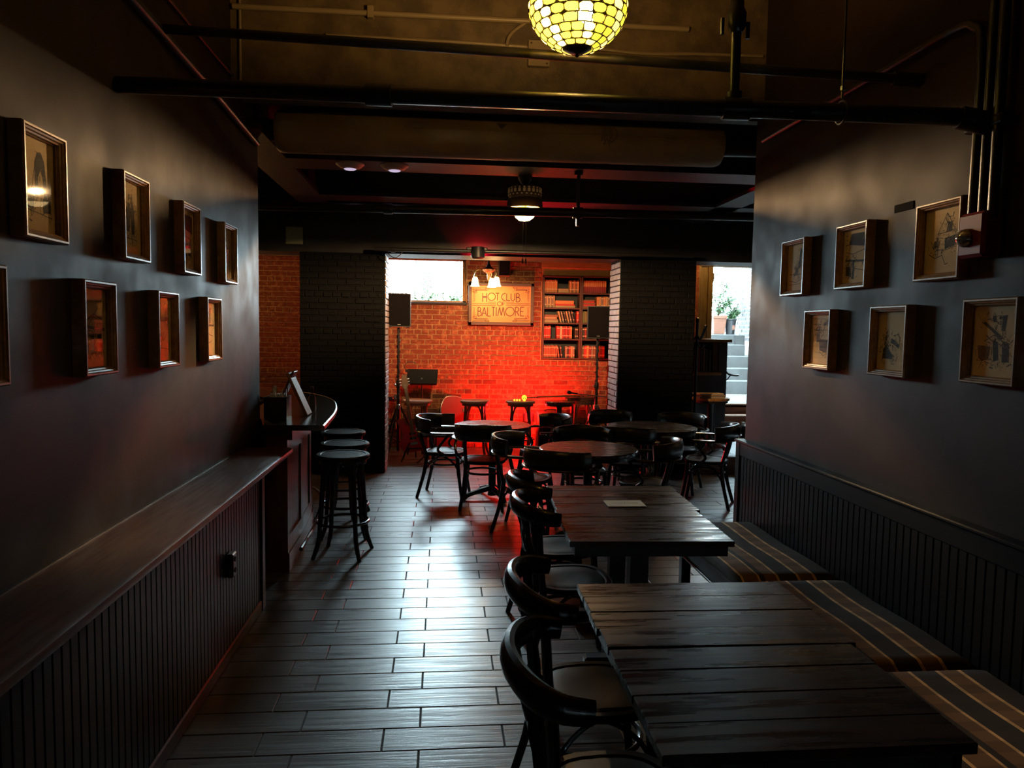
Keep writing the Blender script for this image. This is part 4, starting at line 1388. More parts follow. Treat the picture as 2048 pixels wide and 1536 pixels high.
def glyph(ch, x0, x1, yt, yb, w_=.0125):
    X = lambda u: x0 + (x1 - x0) * u
    Y = lambda v: yb - (yb - yt) * v
    P = lambda L_: sline([(X(u), Y(v)) for u, v in L_], w_)
    arc = lambda cu, cv, ru, rv, a0, a1, n=14: [(cu + ru * math.cos(R(a0 + (a1 - a0) * i / n)), cv + rv * math.sin(R(a0 + (a1 - a0) * i / n))) for i in range(n + 1)]
    if ch == 'H':
        P([(0, 0), (0, 1)]); P([(1, 0), (1, 1)]); P([(0, .62), (1, .62)]); P([(0, .52), (1, .52)])
    elif ch == 'O':
        P(arc(.5, .5, .5, .5, 0, 360, 24))
    elif ch == 'T':
        P([(.5, 0), (.5, 1)]); P([(0, 1), (1, 1)])
    elif ch == 'C':
        P(arc(1, .5, 1, .5, 90, 270, 16))
    elif ch == 'L':
        P([(0, 1), (0, 0), (1, 0)])
    elif ch == 'U':
        P([(0, 1), (0, .35)] + arc(.5, .35, .5, .35, 180, 360) + [(1, .35), (1, 1)])
    elif ch == 'B':
        P([(0, 0), (0, 1)] + arc(.3, .77, .5, .23, 90, -90) + [(0, .54)])
        P([(0, .54)] + arc(.3, .27, .7, .27, 90, -90) + [(0, 0)])
    elif ch == 'F':
        P([(0, 0), (0, 1), (1, 1)]); P([(0, .5), (.75, .5)])
    elif ch == 'A':
        P([(0, 0), (.5, 1), (1, 0)]); P([(.2, .32), (.8, .32)])
    elif ch == 'I':
        P([(.5, 0), (.5, 1)])
    elif ch == 'M':
        P([(0, 0), (.25, 1), (.5, .05), (.75, 1), (1, 0)])
    elif ch == 'R':
        P([(0, 0), (0, 1)] + arc(.3, .74, .55, .26, 90, -90) + [(0, .48)]); P([(.35, .48), (1, 0)])
    elif ch == 'E':
        P([(1, 1), (0, 1), (0, 0), (1, 0)]); P([(0, .5), (.8, .5)])


for ch, x0, x1, yt, yb in (('H', 470, 550, 752, 944), ('O', 575, 725, 750, 914), ('T', 728, 805, 755, 912), ('C', 850, 932, 758, 916), ('L', 952, 1022, 762, 918), ('U', 1040, 1115, 762, 918), ('B', 1148, 1225, 760, 946)):
    glyph(ch, x0, x1, yt, yb)
for ch, x0, x1, yt, yb in (('O', 765, 857, 942, 1030), ('F', 872, 928, 946, 1030)):
    glyph(ch, x0, x1, yt, yb, .0095)
for ch, x0, x1, yt, yb in (('B', 380, 448, 1060, 1254), ('A', 458, 552, 1060, 1254), ('L', 572, 640, 1060, 1254), ('T', 652, 722, 1060, 1254), ('I', 738, 756, 1060, 1254), ('M', 778, 920, 1060, 1254), ('O', 936, 1110, 1060, 1254), ('R', 1132, 1212, 1060, 1254), ('E', 1236, 1310, 1060, 1254)):
    glyph(ch, x0, x1, yt, yb)
for x0, x1, y in ((580, 740, 950), (262, 740, 983), (262, 740, 1016), (945, 1105, 950), (945, 1425, 983), (945, 1425, 1016)):
    sline([(x0, y), (x1, y)], .0075)
for mx in (0, 1):
    for my in (0, 1):
        def q(x, y):
            x = 1690 - x if mx else x
            y = 2000 - y if my else y
            return (x, y)
        for L_ in ([(268, 925), (310, 925), (310, 720), (268, 720)], [(288, 900), (288, 700), (350, 700), (350, 745), (288, 745)], [(330, 720), (330, 690), (560, 690)],
                   [(268, 680), (530, 680), (530, 625), (600, 625), (600, 655), (545, 655), (545, 705)], [(268, 655), (575, 655), (575, 700)], [(268, 628), (620, 628)]):
            sline([q(*p) for p in L_], .006)
part('lettering', mb, SIGNI, pan, smooth=False)

# timber lintel over the bookcases
t = struct('trim_1', MB().cbox(NX0 - .02, NX1 + .05, YB - .025, YB + .2, 2.575, 2.685, .006), mat('aged lintel timber', (.32, .17, .06), .6, var=(7, (.22, .11, .035)), stretch=(1, 5, 5), bump=(10, .3, .006)))
struct('trim_2', MB().box(NX0, NX1, YB - .004, YB + .2, 2.475, 2.575), mat('rough plaster strip', (.36, .20, .07), .9, bump=(60, .8, .012)))


def bookcase(name, x0, x1, zt, shelves, label):
    t_ = thing(name, label, 'bookcase', (0, 0, 0), 0, 'bookcases set in the brick wall')
    y0, y1 = YB - .03, YB + .20
    for x in (x0, x1 - .022):
        part('side_panel', MB().cbox(x, x + .022, y0, y1, shelves[-1] - .02, zt, .002), SIGNF, t_, smooth=False)
    part('top_board', MB().cbox(x0, x1, y0, y1, zt - .02, zt, .002), SIGNF, t_, smooth=False)
    part('back_panel', MB().box(x0, x1, y1 - .01, y1, shelves[-1], zt), BLACKP, t_, smooth=False)
    for z in shelves:
        part('shelf', MB().cbox(x0 + .022, x1 - .022, y0 + .004, y1 - .01, z - .02, z, .002), SIGNF, t_, smooth=False)
    return t_


SH = [2.235, 2.020, 1.805, 1.575, 1.300]
bookcase('bookcase', 1.432, 1.985, 2.468, SH, 'left bookcase in the brick wall niche beside the sign')
bookcase('bookcase', 1.988, 2.465, 2.475, SH, 'right bookcase in the brick wall niche, half behind the right speaker')
bm = {}
BC = {'orange': (.50, .20, .06), 'tan': (.42, .27, .13), 'brown': (.20, .085, .04), 'red': (.45, .03, .025), 'dark': (.05, .03, .025), 'grey': (.20, .16, .12), 'maroon': (.22, .02, .02), 'green': (.16, .15, .05), 'pale': (.62, .45, .28)}
for k_, v_ in BC.items():
    bm[k_] = mat('book cloth ' + k_, v_, .6)
PAGES = mat('book pages', (.6, .48, .32), .8)
ORD = ['first', 'second', 'third', 'fourth', 'fifth', 'sixth', 'seventh', 'eighth', 'ninth', 'tenth', 'eleventh', 'twelfth', 'thirteenth', 'fourteenth', 'fifteenth', 'sixteenth', 'seventeenth', 'eighteenth', 'nineteenth', 'twentieth']
ROWN = ['top', 'second', 'third', 'fourth', 'bottom']
bookcount = {}


def book(x, z, th, ht, colr, side, row_, lie=False, tilt=0, two=None, dp=.15):
    key = (side, row_, lie)
    n_ = bookcount.get(key, 0)
    bookcount[key] = n_ + 1
    if lie:
        lab = '%s book lying flat, %s in the pile, %s shelf, %s bookcase' % (colr, ORD[n_], ROWN[row_], side)
    else:
        lab = '%s book spine, %s from left, %s shelf of the %s bookcase' % (colr, ORD[n_], ROWN[row_], side)
    t_ = thing('book', lab, 'book', (x, YB - .015, z), 0, 'books on the %s bookcase' % side)
    m_, pg = MB(), MB()
    if lie:
        m_.cbox(-ht / 2, ht / 2, 0, dp, 0, th, .003)
        pg.box(ht / 2 - .004, ht / 2 + .001, .006, dp - .004, .004, th - .004)
    else:
        m_.cbox(-th / 2 + .001, th / 2 - .001, 0, dp, 0, ht, .003)
        pg.box(-th / 2 + .004, th / 2 - .004, .006, dp - .004, ht - .004, ht + .0008)
        if tilt:
            rm = Matrix.Rotation(tilt, 4, 'Y')
            m_.xf(rm)
            pg.xf(rm)
            dz = min(p[2] for p in m_.v)
            m_.xf(Matrix.Translation((0, 0, -dz)))
            pg.xf(Matrix.Translation((0, 0, -dz)))
    part('cover', m_, bm[colr], t_, smooth=False)
    part('pages', pg, PAGES, t_, smooth=False)
    lb = MB()
    if two:
        lb.box(-th / 2 + .002, th / 2 - .002, -.0012, .0, ht * .5, ht * .97)
        part('spine_label', lb, bm[two], t_, smooth=False)
    elif not lie and colr in ('red', 'brown', 'orange', 'grey', 'dark', 'maroon'):
        for f in (.22, .80):
            lb.box(-th / 2 + .002, th / 2 - .002, -.001, .0, ht * f, ht * f + .012)
        if tilt:
            lb.xf(Matrix.Translation((0, 0, -dz)) @ rm)
        part('spine_bands', lb, bm['pale'], t_, smooth=False)
    return t_


rb = random.Random(31)


def runb(x, n_, th, ht, colr, side, row_, tilt=0, two=None, cols=None):
    for i in range(n_):
        w_ = th * rb.uniform(.9, 1.1)
        c_ = cols[i % len(cols)] if cols else colr
        book(x + w_ / 2, SH[row_], w_, ht * rb.uniform(.97, 1.03), c_, side, row_, tilt=tilt, two=two)
        x += w_ + (.016 if tilt else .0005)
    return x


def pile(x, ls, row_, side, cols):
    z = SH[row_]
    for i, (l_, th) in enumerate(ls):
        book(x + l_ / 2, z, th, l_, cols[i % len(cols)], side, row_, lie=True)
        z += th + .0005


runb(1.458, 9, .0205, .175, 'orange', 'left', 0)
pile(1.652, [(.155, .028), (.150, .026)], 0, 'left', ['tan', 'tan'])
runb(1.815, 5, .027, .172, 'orange', 'left', 0, cols=['orange', 'brown'])
runb(1.458, 6, .024, .165, 'grey', 'left', 1, cols=['grey', 'tan'])
pile(1.612, [(.29, .028), (.285, .022), (.27, .050)], 1, 'left', ['tan', 'red', 'orange'])
pile(1.460, [(.20, .032), (.195, .024), (.18, .020), (.195, .036)], 2, 'left', ['tan', 'grey', 'tan', 'brown'])
runb(1.690, 6, .022, .170, 'grey', 'left', 2, tilt=R(-14), cols=['tan', 'grey', 'dark'])
runb(1.925, 1, .030, .165, 'red', 'left', 2)
x_ = runb(1.458, 4, .024, .180, 'red', 'left', 3)
x_ = runb(1.640, 2, .024, .180, 'red', 'left', 3)
runb(x_ + .004, 7, .024, .178, 'red', 'left', 3, cols=['pale', 'red', 'maroon', 'red', 'maroon', 'red', 'orange'])
runb(1.905, 2, .022, .16, 'dark', 'left', 3)
x_ = runb(1.458, 8, .024, .178, 'brown', 'left', 4)
x_ = runb(x_ + .015, 2, .026, .175, 'red', 'left', 4, tilt=R(-8), cols=['brown', 'dark'])
runb(x_ + .02, 5, .028, .172, 'brown', 'left', 4, cols=['grey', 'dark', 'maroon', 'tan'])
runb(2.014, 11, .0300, .178, 'maroon', 'right', 0, two='orange')
pile(2.014, [(.18, .026), (.175, .026), (.18, .022), (.165, .022), (.17, .02)], 1, 'right', ['brown', 'red', 'brown', 'red', 'brown'])
runb(2.215, 6, .032, .165, 'tan', 'right', 1, cols=['orange', 'tan', 'grey'])
runb(2.014, 3, .028, .165, 'green', 'right', 2)
runb(2.014, 4, .030, .17, 'red', 'right', 3, cols=['dark', 'maroon'])
runb(2.014, 10, .034, .178, 'red', 'right', 4, cols=['brown', 'red', 'orange', 'maroon', 'grey', 'brown', 'dark', 'tan'])

# small loudspeaker on the brick above the sign
t = thing('wall_speaker', 'small dark loudspeaker box on the brick above the sign', 'speaker', (.868, YB - .07, 2.44))
part('cabinet', MB().cbox(-.083, .083, -.07, .07, 0, .255, .006), SIGNF, t, smooth=False)
part('grille', MB().cbox(-.076, .076, -.076, -.07, .007, .248, .003), CLOTHG, t, smooth=False)
# chandelier
CX, CY = .625, 10.12
t = thing('chandelier', 'brass chandelier with three lit bell shades in front of the sign', 'lamp', (CX, CY, 0))
part('canopy', MB().lathe([(.075, 2.95), (.07, 2.935), (.03, 2.92), (.012, 2.91)], 20), BRASS, t)
part('chain', MB().tube([(0, 0, 2.92), (0, 0, 2.62)], .007, 8), BRASS, t)
part('cone_hub', MB().lathe([(.010, 2.625), (.016, 2.58), (.04, 2.53), (.085, 2.505), (.09, 2.498)], 24), BRONZE, t)
part('painted_dish', MB().lathe([(.092, 2.50), (.085, 2.485), (.05, 2.462), (.025, 2.44), (.022, 2.38), (.012, 2.36), (.003, 2.345)], 24), mat('painted gilt dish', (.65, .45, .16), .35, var=(28, (.35, .06, .03), .48, .56)), t)
BELL = lampglass('white bell glass', (1, .80, .45), 5.0)
for k, an in enumerate((R(190), R(310), R(70))):
    c_, s_ = math.cos(an), math.sin(an)
    r_ = .185 if k == 0 else .155
    part('arm', MB().tube(crv([(c_ * .07, s_ * .07, 2.48), (c_ * .12, s_ * .12, 2.50), (c_ * r_ * .95, s_ * r_ * .95, 2.475), (c_ * r_, s_ * r_, 2.42)], 4), .008, 8), BRASS, t)
    part('shade_holder', MB().lathe([(.022, 2.405), (.024, 2.38), (.012, 2.425)], 14, (c_ * r_, s_ * r_, 0)), BRASS, t)
    part('bell_shade', MB().lathe([(.024, 2.392), (.034, 2.375), (.042, 2.34), (.048, 2.295), (.062, 2.268)], 22, (c_ * r_, s_ * r_, 0), cap=False), BELL, t)
    light('chandelier_light', 'POINT', (CX + c_ * r_, CY + s_ * r_, 2.255), P_CHAND, (1, .60, .22), .03)


# ------------------------------------------------------------------ loudspeakers on stands
def speaker(x, y, z, rz, label):
    t_ = thing('loudspeaker', label, 'speaker', (x, y, z), rz, 'loudspeakers on stands')
    hull = [(-.145, -.115), (.145, -.115), (.148, -.10), (.10, .13), (-.10, .13), (-.148, -.10)]
    part('cabinet', MB().prism(hull, 0, .42), DGREY, t_, smooth=False)
    part('grille', MB().cbox(-.135, .135, -.122, -.112, .012, .408, .006), CLOTHG, t_, smooth=False)
    part('badge', MB().cbox(-.02, .02, -.1235, -.122, .025, .032, .0005), STEEL, t_, smooth=False)
    for s in (-1, 1):
        part('foot', MB().cbox(s * .11 - .02, s * .11 + .02, -.10, -.06, -.010, 0, .002), DGREY, t_, smooth=False)
    return t_


def spk_stand(x, y, h, label):
    t_ = thing('speaker_stand', label, 'stand', (x, y, 0), 0, 'tripod stands under the loudspeakers')
    part('pole', MB().tube([(0, 0, .12), (0, 0, 1.0)], .019, 12), DGREY, t_)
    part('inner_pole', MB().tube([(0, 0, .95), (0, 0, h)], .0155, 12), DGREY, t_)
    part('locking_collar', MB().lathe([(.028, .93), (.030, .95), (.030, 1.0), (.02, 1.02)], 14), DGREY, t_)
    part('leg_collar', MB().lathe([(.034, .66), (.034, .71), (.02, .72)], 14), STEEL, t_)
    part('knob', MB().lathe([(.014, 0), (.016, .02), (.006, .03)], 10).xf(Matrix.Translation((-.02, -.01, .965)) @ Matrix.Rotation(-PI / 2, 4, 'Y')), STEEL, t_)
    for an in (R(250), R(10), R(130)):
        c_, s_ = math.cos(an), math.sin(an)
        part('leg', MB().tube([(c_ * .03, s_ * .03, .68), (c_ * .36, s_ * .36, .02)], .013, 8), DGREY, t_)
        part('brace', MB().tube([(0, 0, .22), (c_ * .21, s_ * .21, .32)], .008, 6), DGREY, t_)
        part('rubber_foot', MB().tube([(c_ * .345, s_ * .345, .05), (c_ * .368, s_ * .368, .0)], .017, 8), BLACKP, t_)
    mb_ = MB()
    pts = [(.021 * math.cos(i * .55), .021 * math.sin(i * .55), .75 + (h - .8) * i / 80) for i in range(81)]
    part('wound_cable', mb_.tube(pts, .006, 6), BLACKP, t_)
    return t_


spk_stand(-.545, 9.60, 1.70, 'tripod speaker stand at the left of the stage')
speaker(-.545, 9.60, 1.71, R(6), 'black loudspeaker on the left stand in front of the window')
spk_stand(2.055, 9.72, 1.60, 'tripod speaker stand at the right of the stage')
speaker(2.055, 9.72, 1.60, R(-8), 'black loudspeaker on the right stand in front of the books')


# ------------------------------------------------------------------ music stands, guitars, stage clutter
def music_stand(x, y, ztop, rz, w_, h_, label):
    t_ = thing('music_stand', label, 'music stand', (x, y, 0), rz, 'black music stands on the stage')
    d = MB().cbox(-w_ / 2, w_ / 2, -.004, .004, 0, h_, .002).cbox(-w_ / 2, w_ / 2, -.05, .004, -.006, .004, .002)
    d.xf(Matrix.Translation((0, 0, ztop - h_ * .9)) @ Matrix.Rotation(R(-28), 4, 'X'))
    part('desk', d, DGREY, t_, smooth=False)
    part('pole', MB().tube([(0, .04, .18), (0, .04, ztop - h_ * .45)], .010, 8), DGREY, t_)
    part('knob', MB().lathe([(.013, 0), (.013, .02)], 10).xf(Matrix.Translation((0, .02, ztop - h_ * .55)) @ Matrix.Rotation(PI / 2, 4, 'X')), STEEL, t_)
    for an in (R(90), R(210), R(330)):
        part('leg', MB().tube([(0, .04, .22), (.26 * math.cos(an), .04 + .26 * math.sin(an), .012)], .009, 6), DGREY, t_)
    return t_


music_stand(-.265, 10.15, 1.14, R(-8), .42, .23, 'raised music stand with a tilted black desk, left on the stage')
music_stand(-.06, 9.35, .62, R(-4), .46, .32, 'lowered music stand with black desk behind the leftmost armchair')
t = thing('clip_lamp', 'thin gooseneck clip on the raised music stand', 'clip lamp', (-.47, 10.12, 1.12))
part('gooseneck', MB().tube(crv([(0, 0, 0), (-.02, 0, .05), (.01, 0, .11), (.07, 0, .12), (.13, 0, .10)], 5), .005, 6), DGREY, t)
part('clip', MB().cbox(-.012, .03, -.012, .012, -.02, .015, .003), DGREY, t, smooth=False)


def guitar_outline(sc_=1.0, elec=True):
    if elec:
        p = [(0, .0), (.11, .01), (.165, .08), (.15, .17), (.115, .23), (.13, .30), (.16, .36), (.145, .40), (.10, .385), (.05, .34), (-.05, .34), (-.09, .41), (-.14, .44), (-.165, .40), (-.135, .31), (-.115, .23), (-.16, .15), (-.17, .07), (-.11, .01)]
    else:
        p = [(0, 0), (.12, .01), (.19, .08), (.19, .18), (.14, .26), (.13, .30), (.15, .38), (.11, .47), (.04, .49), (-.04, .49), (-.11, .47), (-.15, .38), (-.13, .30), (-.14, .26), (-.19, .18), (-.19, .08), (-.12, .01)]
    return [(q.x * sc_, q.y * sc_) for q in crv([(x, y, 0) for x, y in p], 3, closed=True)]


def guitar(loc, mtx, elec, body_m, label, group):
    t_ = thing('guitar', label, 'guitar', loc, 0, group)
    th = .042 if elec else .09
    def fx(m_):
        return m_.xf(mtx)
    # local: XY plane of the body, neck to +Y, front towards +Z
    part('body', fx(MB().prism(guitar_outline(1, elec), -th, 0)), body_m, t_)
    bl = .36 if elec else .48
    part('neck', fx(MB().cbox(-.022, .022, .24, bl + .46, 0, .018, .004)), GTOP, t_, smooth=False)
    part('headstock', fx(MB().prism([(-.022, bl + .45), (.022, bl + .45), (.045, bl + .50), (.035, bl + .62), (-.02, bl + .63), (-.045, bl + .50)], -.004, .012)), GTOP, t_, smooth=False)
    part('bridge', fx(MB().cbox(-.045, .045, .09, .12, 0, .014, .003)), STEEL, t_, smooth=False)
    if elec:
        for yy in (.16, .22):
            part('pickup', fx(MB().cbox(-.042, .042, yy, yy + .03, 0, .01, .003)), DGREY, t_, smooth=False)
    else:
        part('sound_hole', fx(MB().lathe([(.048, .0005), (.048, .002)], 20, (0, .30, 0))), BLACKP, t_)
    for k in range(3):
        for s in (-1, 1):
            part('tuning_peg', fx(MB().tube([(s * .035, bl + .50 + .035 * k, .004), (s * .065, bl + .50 + .035 * k, .004)], .006, 6)), STEEL, t_)
    for k in range(4):
        x = -.0135 + .009 * k
        part('string', fx(MB().tube([(x, .1, .02), (x, bl + .5, .022)], .0009, 4)), STEEL, t_)
    return t_


up_m = Matrix.Rotation(R(2), 4, 'Z') @ Matrix.Rotation(R(78), 4, 'X') @ Matrix.Rotation(R(9), 4, 'Z')
guitar((-.32, 9.45, .13), Matrix.Rotation(R(10), 4, 'Z') @ Matrix.Rotation(R(82), 4, 'X') @ Matrix.Rotation(R(8), 4, 'Z'), True, GUITAR, 'red electric guitar on a floor stand beside the left speaker stand', 'guitars on the stage')
t = thing('guitar_stand', 'black floor stand holding the red electric guitar', 'stand', (-.32, 9.50, 0))
for s in (-1, 1):
    part('leg', MB().tube([(0, .04, .42), (s * .17, -.14, .012)], .010, 8), DGREY, t)
    part('cradle_arm', MB().tube(crv([(s * .08, -.05, .17), (s * .09, -.10, .12), (s * .09, -.15, .12), (s * .09, -.165, .16)], 4), .010, 8), DGREY, t)
part('rear_leg', MB().tube([(0, .04, .42), (0, .20, .012)], .010, 8), DGREY, t)
part('cross_bar', MB().tube([(-.10, -.06, .17), (.10, -.06, .17)], .010, 8), DGREY, t)
t = thing('instrument_case', 'dark red rounded instrument case leaning on the brick between the stage stools', 'case', (.13, 10.30, 0))
cm = Matrix.Rotation(R(8), 4, 'Z') @ Matrix.Rotation(R(80), 4, 'X') @ Matrix.Rotation(R(-6), 4, 'Z') @ Matrix.Diagonal((1.15, 1.55, 1, 1))
part('shell', MB().prism(guitar_outline(1, False), -.13, 0).xf(cm), CASEM, t)
part('lid_rim', MB().tube([(x, y, -.05) for x, y in guitar_outline(1.004, False)], .006, 6, closed=True).xf(cm), STEEL, t)
part('handle', MB().tube(crv([(.20, .20, -.07), (.23, .22, -.07), (.23, .29, -.07), (.17, .30, -.07)], 4), .008, 6).xf(cm), DGREY, t)
for yy in (.1, .36):
    part('latch', MB().cbox(-.02, .02, yy, yy + .03, 0, .012, .003).xf(cm @ Matrix.Translation((.14, 0, 0))), STEEL, t, smooth=False)
# instrument lying across the right-hand stools
lay = Matrix.Rotation(R(90), 4, 'Z') @ Matrix.Rotation(R(-3), 4, 'X')
g3 = guitar((1.98, 10.03, .80), Matrix.Rotation(R(100), 4, 'Z') @ Matrix.Rotation(R(-1), 4, 'X') @ Matrix.Translation((0, -.12, 0)), True, CHERRY, 'guitar lying with its neck across the right-hand stage stools', 'guitars on the stage')
t = thing('skull_ornament', 'little yellow glowing skull with beads on a stage stool', 'ornament', (1.09, 9.70, .762))
YG = lampglass('yellow glowing wax', (1, .70, .05), 1.3)
part('cranium', MB().lathe([(.012, .012), (.026, .022), (.034, .04), (.032, .06), (.018, .074), (.002, .078)], 16), YG, t)
part('jaw', MB().cbox(-.016, .016, -.026, .01, 0, .022, .005), YG, t)
for s in (-1, 1):
    part('eye_socket', MB().lathe([(.008, 0), (.002, .004)], 8).xf(Matrix.Translation((s * .012, -.031, .040)) @ Matrix.Rotation(PI / 2, 4, 'X')), BLACKP, t)
for k in range(3):
    part('bead', MB().lathe([(.003, 0), (.011, .006), (.013, .014), (.009, .023), (.002, .027)], 10, (-.062 - .035 * k, -.02, 0)), YG, t)
round_table('round_table', 1.57, 9.78, .205, 'small round table on the stage between the stools', z=.757, group='round stage tables')
t = thing('amplifier', 'red lit amplifier cabinet against the brick wall behind the stools', 'amplifier', (1.54, 10.30, 0))
part('cabinet', MB().cbox(-.20, .20, -.12, .12, 0, .56, .008), SIGNF, t, smooth=False)
part('grille', MB().cbox(-.18, .18, -.126, -.12, .03, .43, .003), CLOTHG, t, smooth=False)
part('control_panel', MB().cbox(-.18, .18, -.124, -.12, .45, .535, .002), STEEL, t, smooth=False)
for k in range(6):
    part('knob', MB().lathe([(.012, 0), (.010, .014)], 10).xf(Matrix.Translation((-.15 + .06 * k, -.124, .49)) @ Matrix.Rotation(PI / 2, 4, 'X')), DGREY, t)
part('handle', MB().tube(crv([(-.09, 0, .56), (-.06, 0, .585), (.06, 0, .585), (.09, 0, .56)], 4), .008, 6), DGREY, t)
t = thing('effects_rack', 'small rack of pale metal gear beside the left pier', 'rack', (-.68, 10.28, 0))
for x in (-.11, .11):
    for y in (-.09, .09):
        part('leg', MB().tube([(x, y, 0), (x, y, .72)], .010, 6), REDP, t)
part('shelf', MB().cbox(-.13, .13, -.11, .11, .70, .72, .003), REDP, t, smooth=False)
part('lower_shelf', MB().cbox(-.13, .13, -.11, .11, .30, .32, .003), REDP, t, smooth=False)
for k in range(3):
    part('gear_box', MB().cbox(-.115 + .08 * k, -.045 + .08 * k, -.10, .06, .72, .76 + .03 * ((k + 1) % 2), .004), STEEL, t, smooth=False)
part('gear_box', MB().cbox(-.11, .08, -.10, .08, .32, .39, .004), STEEL, t, smooth=False)
t = thing('gig_bag', 'dark soft bag slumped beneath the right stage stool', 'bag', (1.92, 10.40, 0))
part('bag', MB().lathe([(.09, 0), (.13, .04), (.135, .16), (.11, .30), (.05, .38), (.02, .40)], 18), mat('black nylon', (.02, .018, .02), .7, bump=(18, .6, .02)), t)
part('strap', MB().tube(crv([(-.06, -.10, .28), (-.03, -.13, .40), (.03, -.13, .40), (.06, -.10, .28)], 4), .009, 6), DGREY, t)
# microphone stand beside the right speaker
t = thing('microphone_stand', 'thin boom microphone stand lying low by the right speaker stand', 'stand', (2.2, 9.6, 0))
part('pole', MB().tube([(0, 0, .02), (-.02, 0, .86)], .009, 8), DGREY, t)
part('boom', MB().tube([(.08, .02, .82), (-.42, .10, .86)], .007, 6), STEEL, t)
part('base', MB().lathe([(.12, 0), (.12, .012), (.03, .025)], 20), DGREY, t)
part('microphone', MB().lathe([(.010, 0), (.012, .08), (.022, .10), (.022, .13), (.008, .145)], 12).xf(Matrix.Translation((-.40, .10, .86)) @ Matrix.Rotation(R(-80), 4, 'Y')), DGREY, t)

# ------------------------------------------------------------------ platform, steps and doorway at right
struct('floor_platform', MB().box(3.05, 4.8, 8.62, 10.02, 0, .205), STEPW)
pl = bpy.data.objects['floor_platform']
ptile = MB().cbox(-.249, .249, -.084, .084, 0, .010, .002).mesh('tile', TILE, False)
for i in range(8):
    for k in range(3):
        link('tile', ptile, pl, (3.33 + .5 * k, 8.74 + .17 * i, .202))
steps = struct('stairs_indoor', MB().box(3.9, 4.8, 10.02, YB, 0, .35).box(3.9, 4.8, 10.28, YB, .35, .50).box(3.9, 4.8, 10.52, YB, .50, DZ0 - .005), STEPW)
for (y, z) in ((10.02, .35), (10.28, .50), (10.52, .645)):
    part('tread', MB().cbox(3.88, 4.8, y - .025, y + .28 if z < .6 else YB + .3, z, z + .022, .005), CONC if z > .6 else STEPW, steps, smooth=False)
    part('nosing', MB().cbox(3.88, 4.8, y - .032, y - .005, z + .002, z + .025, .003), WHITEP, steps, smooth=False)
dr = struct('door_1', MB().cbox(3.70, 3.735, YB - .03, YB + .12, DZ0, DZ1, .004).cbox(3.735, 3.855, YB + .02, YB + .08, DZ0, DZ1 - .05, .004).cbox(3.855, 3.925, YB - .01, YB + .14, DZ0, DZ1 - .03, .004)
            .cbox(3.70, 4.72, YB - .03, YB + .14, 2.655, DZ1, .004).cbox(4.66, 4.72, YB - .03, YB + .14, DZ0, DZ1, .004), TRIMW)
part('dimming_pane', MB().box(3.925, 4.66, YB + .10, YB + .106, DZ0 + .05, 2.655), DIMPANE, dr, smooth=False)  # tinted pane added in the doorway to dim the stairs outside
part('door_sill', MB().cbox(3.9, 4.72, YB, YB + .28, DZ0 + .01, DZ0 + .045, .004), CONC, dr, smooth=False)
part('hinge', MB().cbox(3.918, 3.935, YB - .02, YB + .0, 2.44, 2.56, .003), BRASS, dr, smooth=False)
part('side_brick_jamb', MB().box(3.64, 3.70, YB - .05, YB, .2, 2.9), BRICK, dr, smooth=False)
part('amber_glow_strip', MB().cbox(4.15, 4.66, YB - .035, YB - .028, 2.672, 2.725, .002), lampglass('amber sign glow', (1, .75, .1), .5), dr, smooth=False)  # emissive strip standing in for the yellow-green exit sign glow over the door

# host stand on the platform
t = thing('host_stand', 'tall dark host stand with wooden top on the raised platform', 'host stand', (3.51, 9.72, .212))
part('cabinet_back', MB().cbox(-.20, .27, .12, .14, 0, 1.36, .003), HOSTP, t, smooth=False)
part('side_panel', MB().cbox(.155, .27, -.14, .13, 0, 1.36, .004), HOSTP, t, smooth=False)
part('side_panel', MB().cbox(-.21, -.19, -.14, .13, 0, 1.36, .004), HOSTP, t, smooth=False)
part('lower_panel', MB().cbox(-.20, .16, -.14, -.12, 0, .92, .003), HOSTP, t, smooth=False)
part('wooden_top', MB().cbox(-.24, .31, -.19, .17, 1.36, 1.40, .005), WOODL, t, smooth=False)
part('shelf', MB().cbox(-.23, .19, -.17, .12, .92, .965, .005), WOODL, t, smooth=False)
part('divider', MB().cbox(.08, .155, -.12, .12, .965, 1.36, .003), CHERRY, t, smooth=False)
mb = MB()
tl = bpy.data.objects
for i, (x, c_) in enumerate(((-.16, 'dark'), (-.12, 'maroon'), (-.085, 'dark'), (-.05, 'brown'), (-.015, 'dark'), (.03, 'dark'))):
    b_ = thing('menu_folder', '%s menu folder, %s from left, inside the host stand' % (c_, ORD[i]), 'menu', (3.51 + x, 9.66, .212 + .966), 0, 'menus in the host stand')
    part('cover', MB().cbox(-.012, .012, -.10, .10, 0, .34 - .01 * i, .002), bm[c_], b_, smooth=False)
    part('pages', MB().box(-.008, .008, -.095, .095, .003, .342 - .01 * i), PAGES, b_, smooth=False)
# small table with menus in front of it
round_table('round_table', 3.45, 9.25, .235, 'small high round table with menus before the host stand', z=.655, base=.212, group='round platform tables', m=WOODL)
for i, (z, c_, dx) in enumerate(((0, 'grey', -.03), (.022, 'brown', -.02), (.042, 'pale', -.05))):
    b_ = thing('menu_folder', ('bottom', 'middle', 'top')[i] + ' menu of the pile on the small round table', 'menu', (3.45 + dx, 9.22, .868 + z), R(4 * i), 'menus piled on the small table')
    part('cover', MB().cbox(-.165, .165, -.11, .11, 0, .018, .003), bm[c_], b_, smooth=False)
    part('pages', MB().box(-.16, .163, -.112, .105, .004, .014), WHITEP, b_, smooth=False)
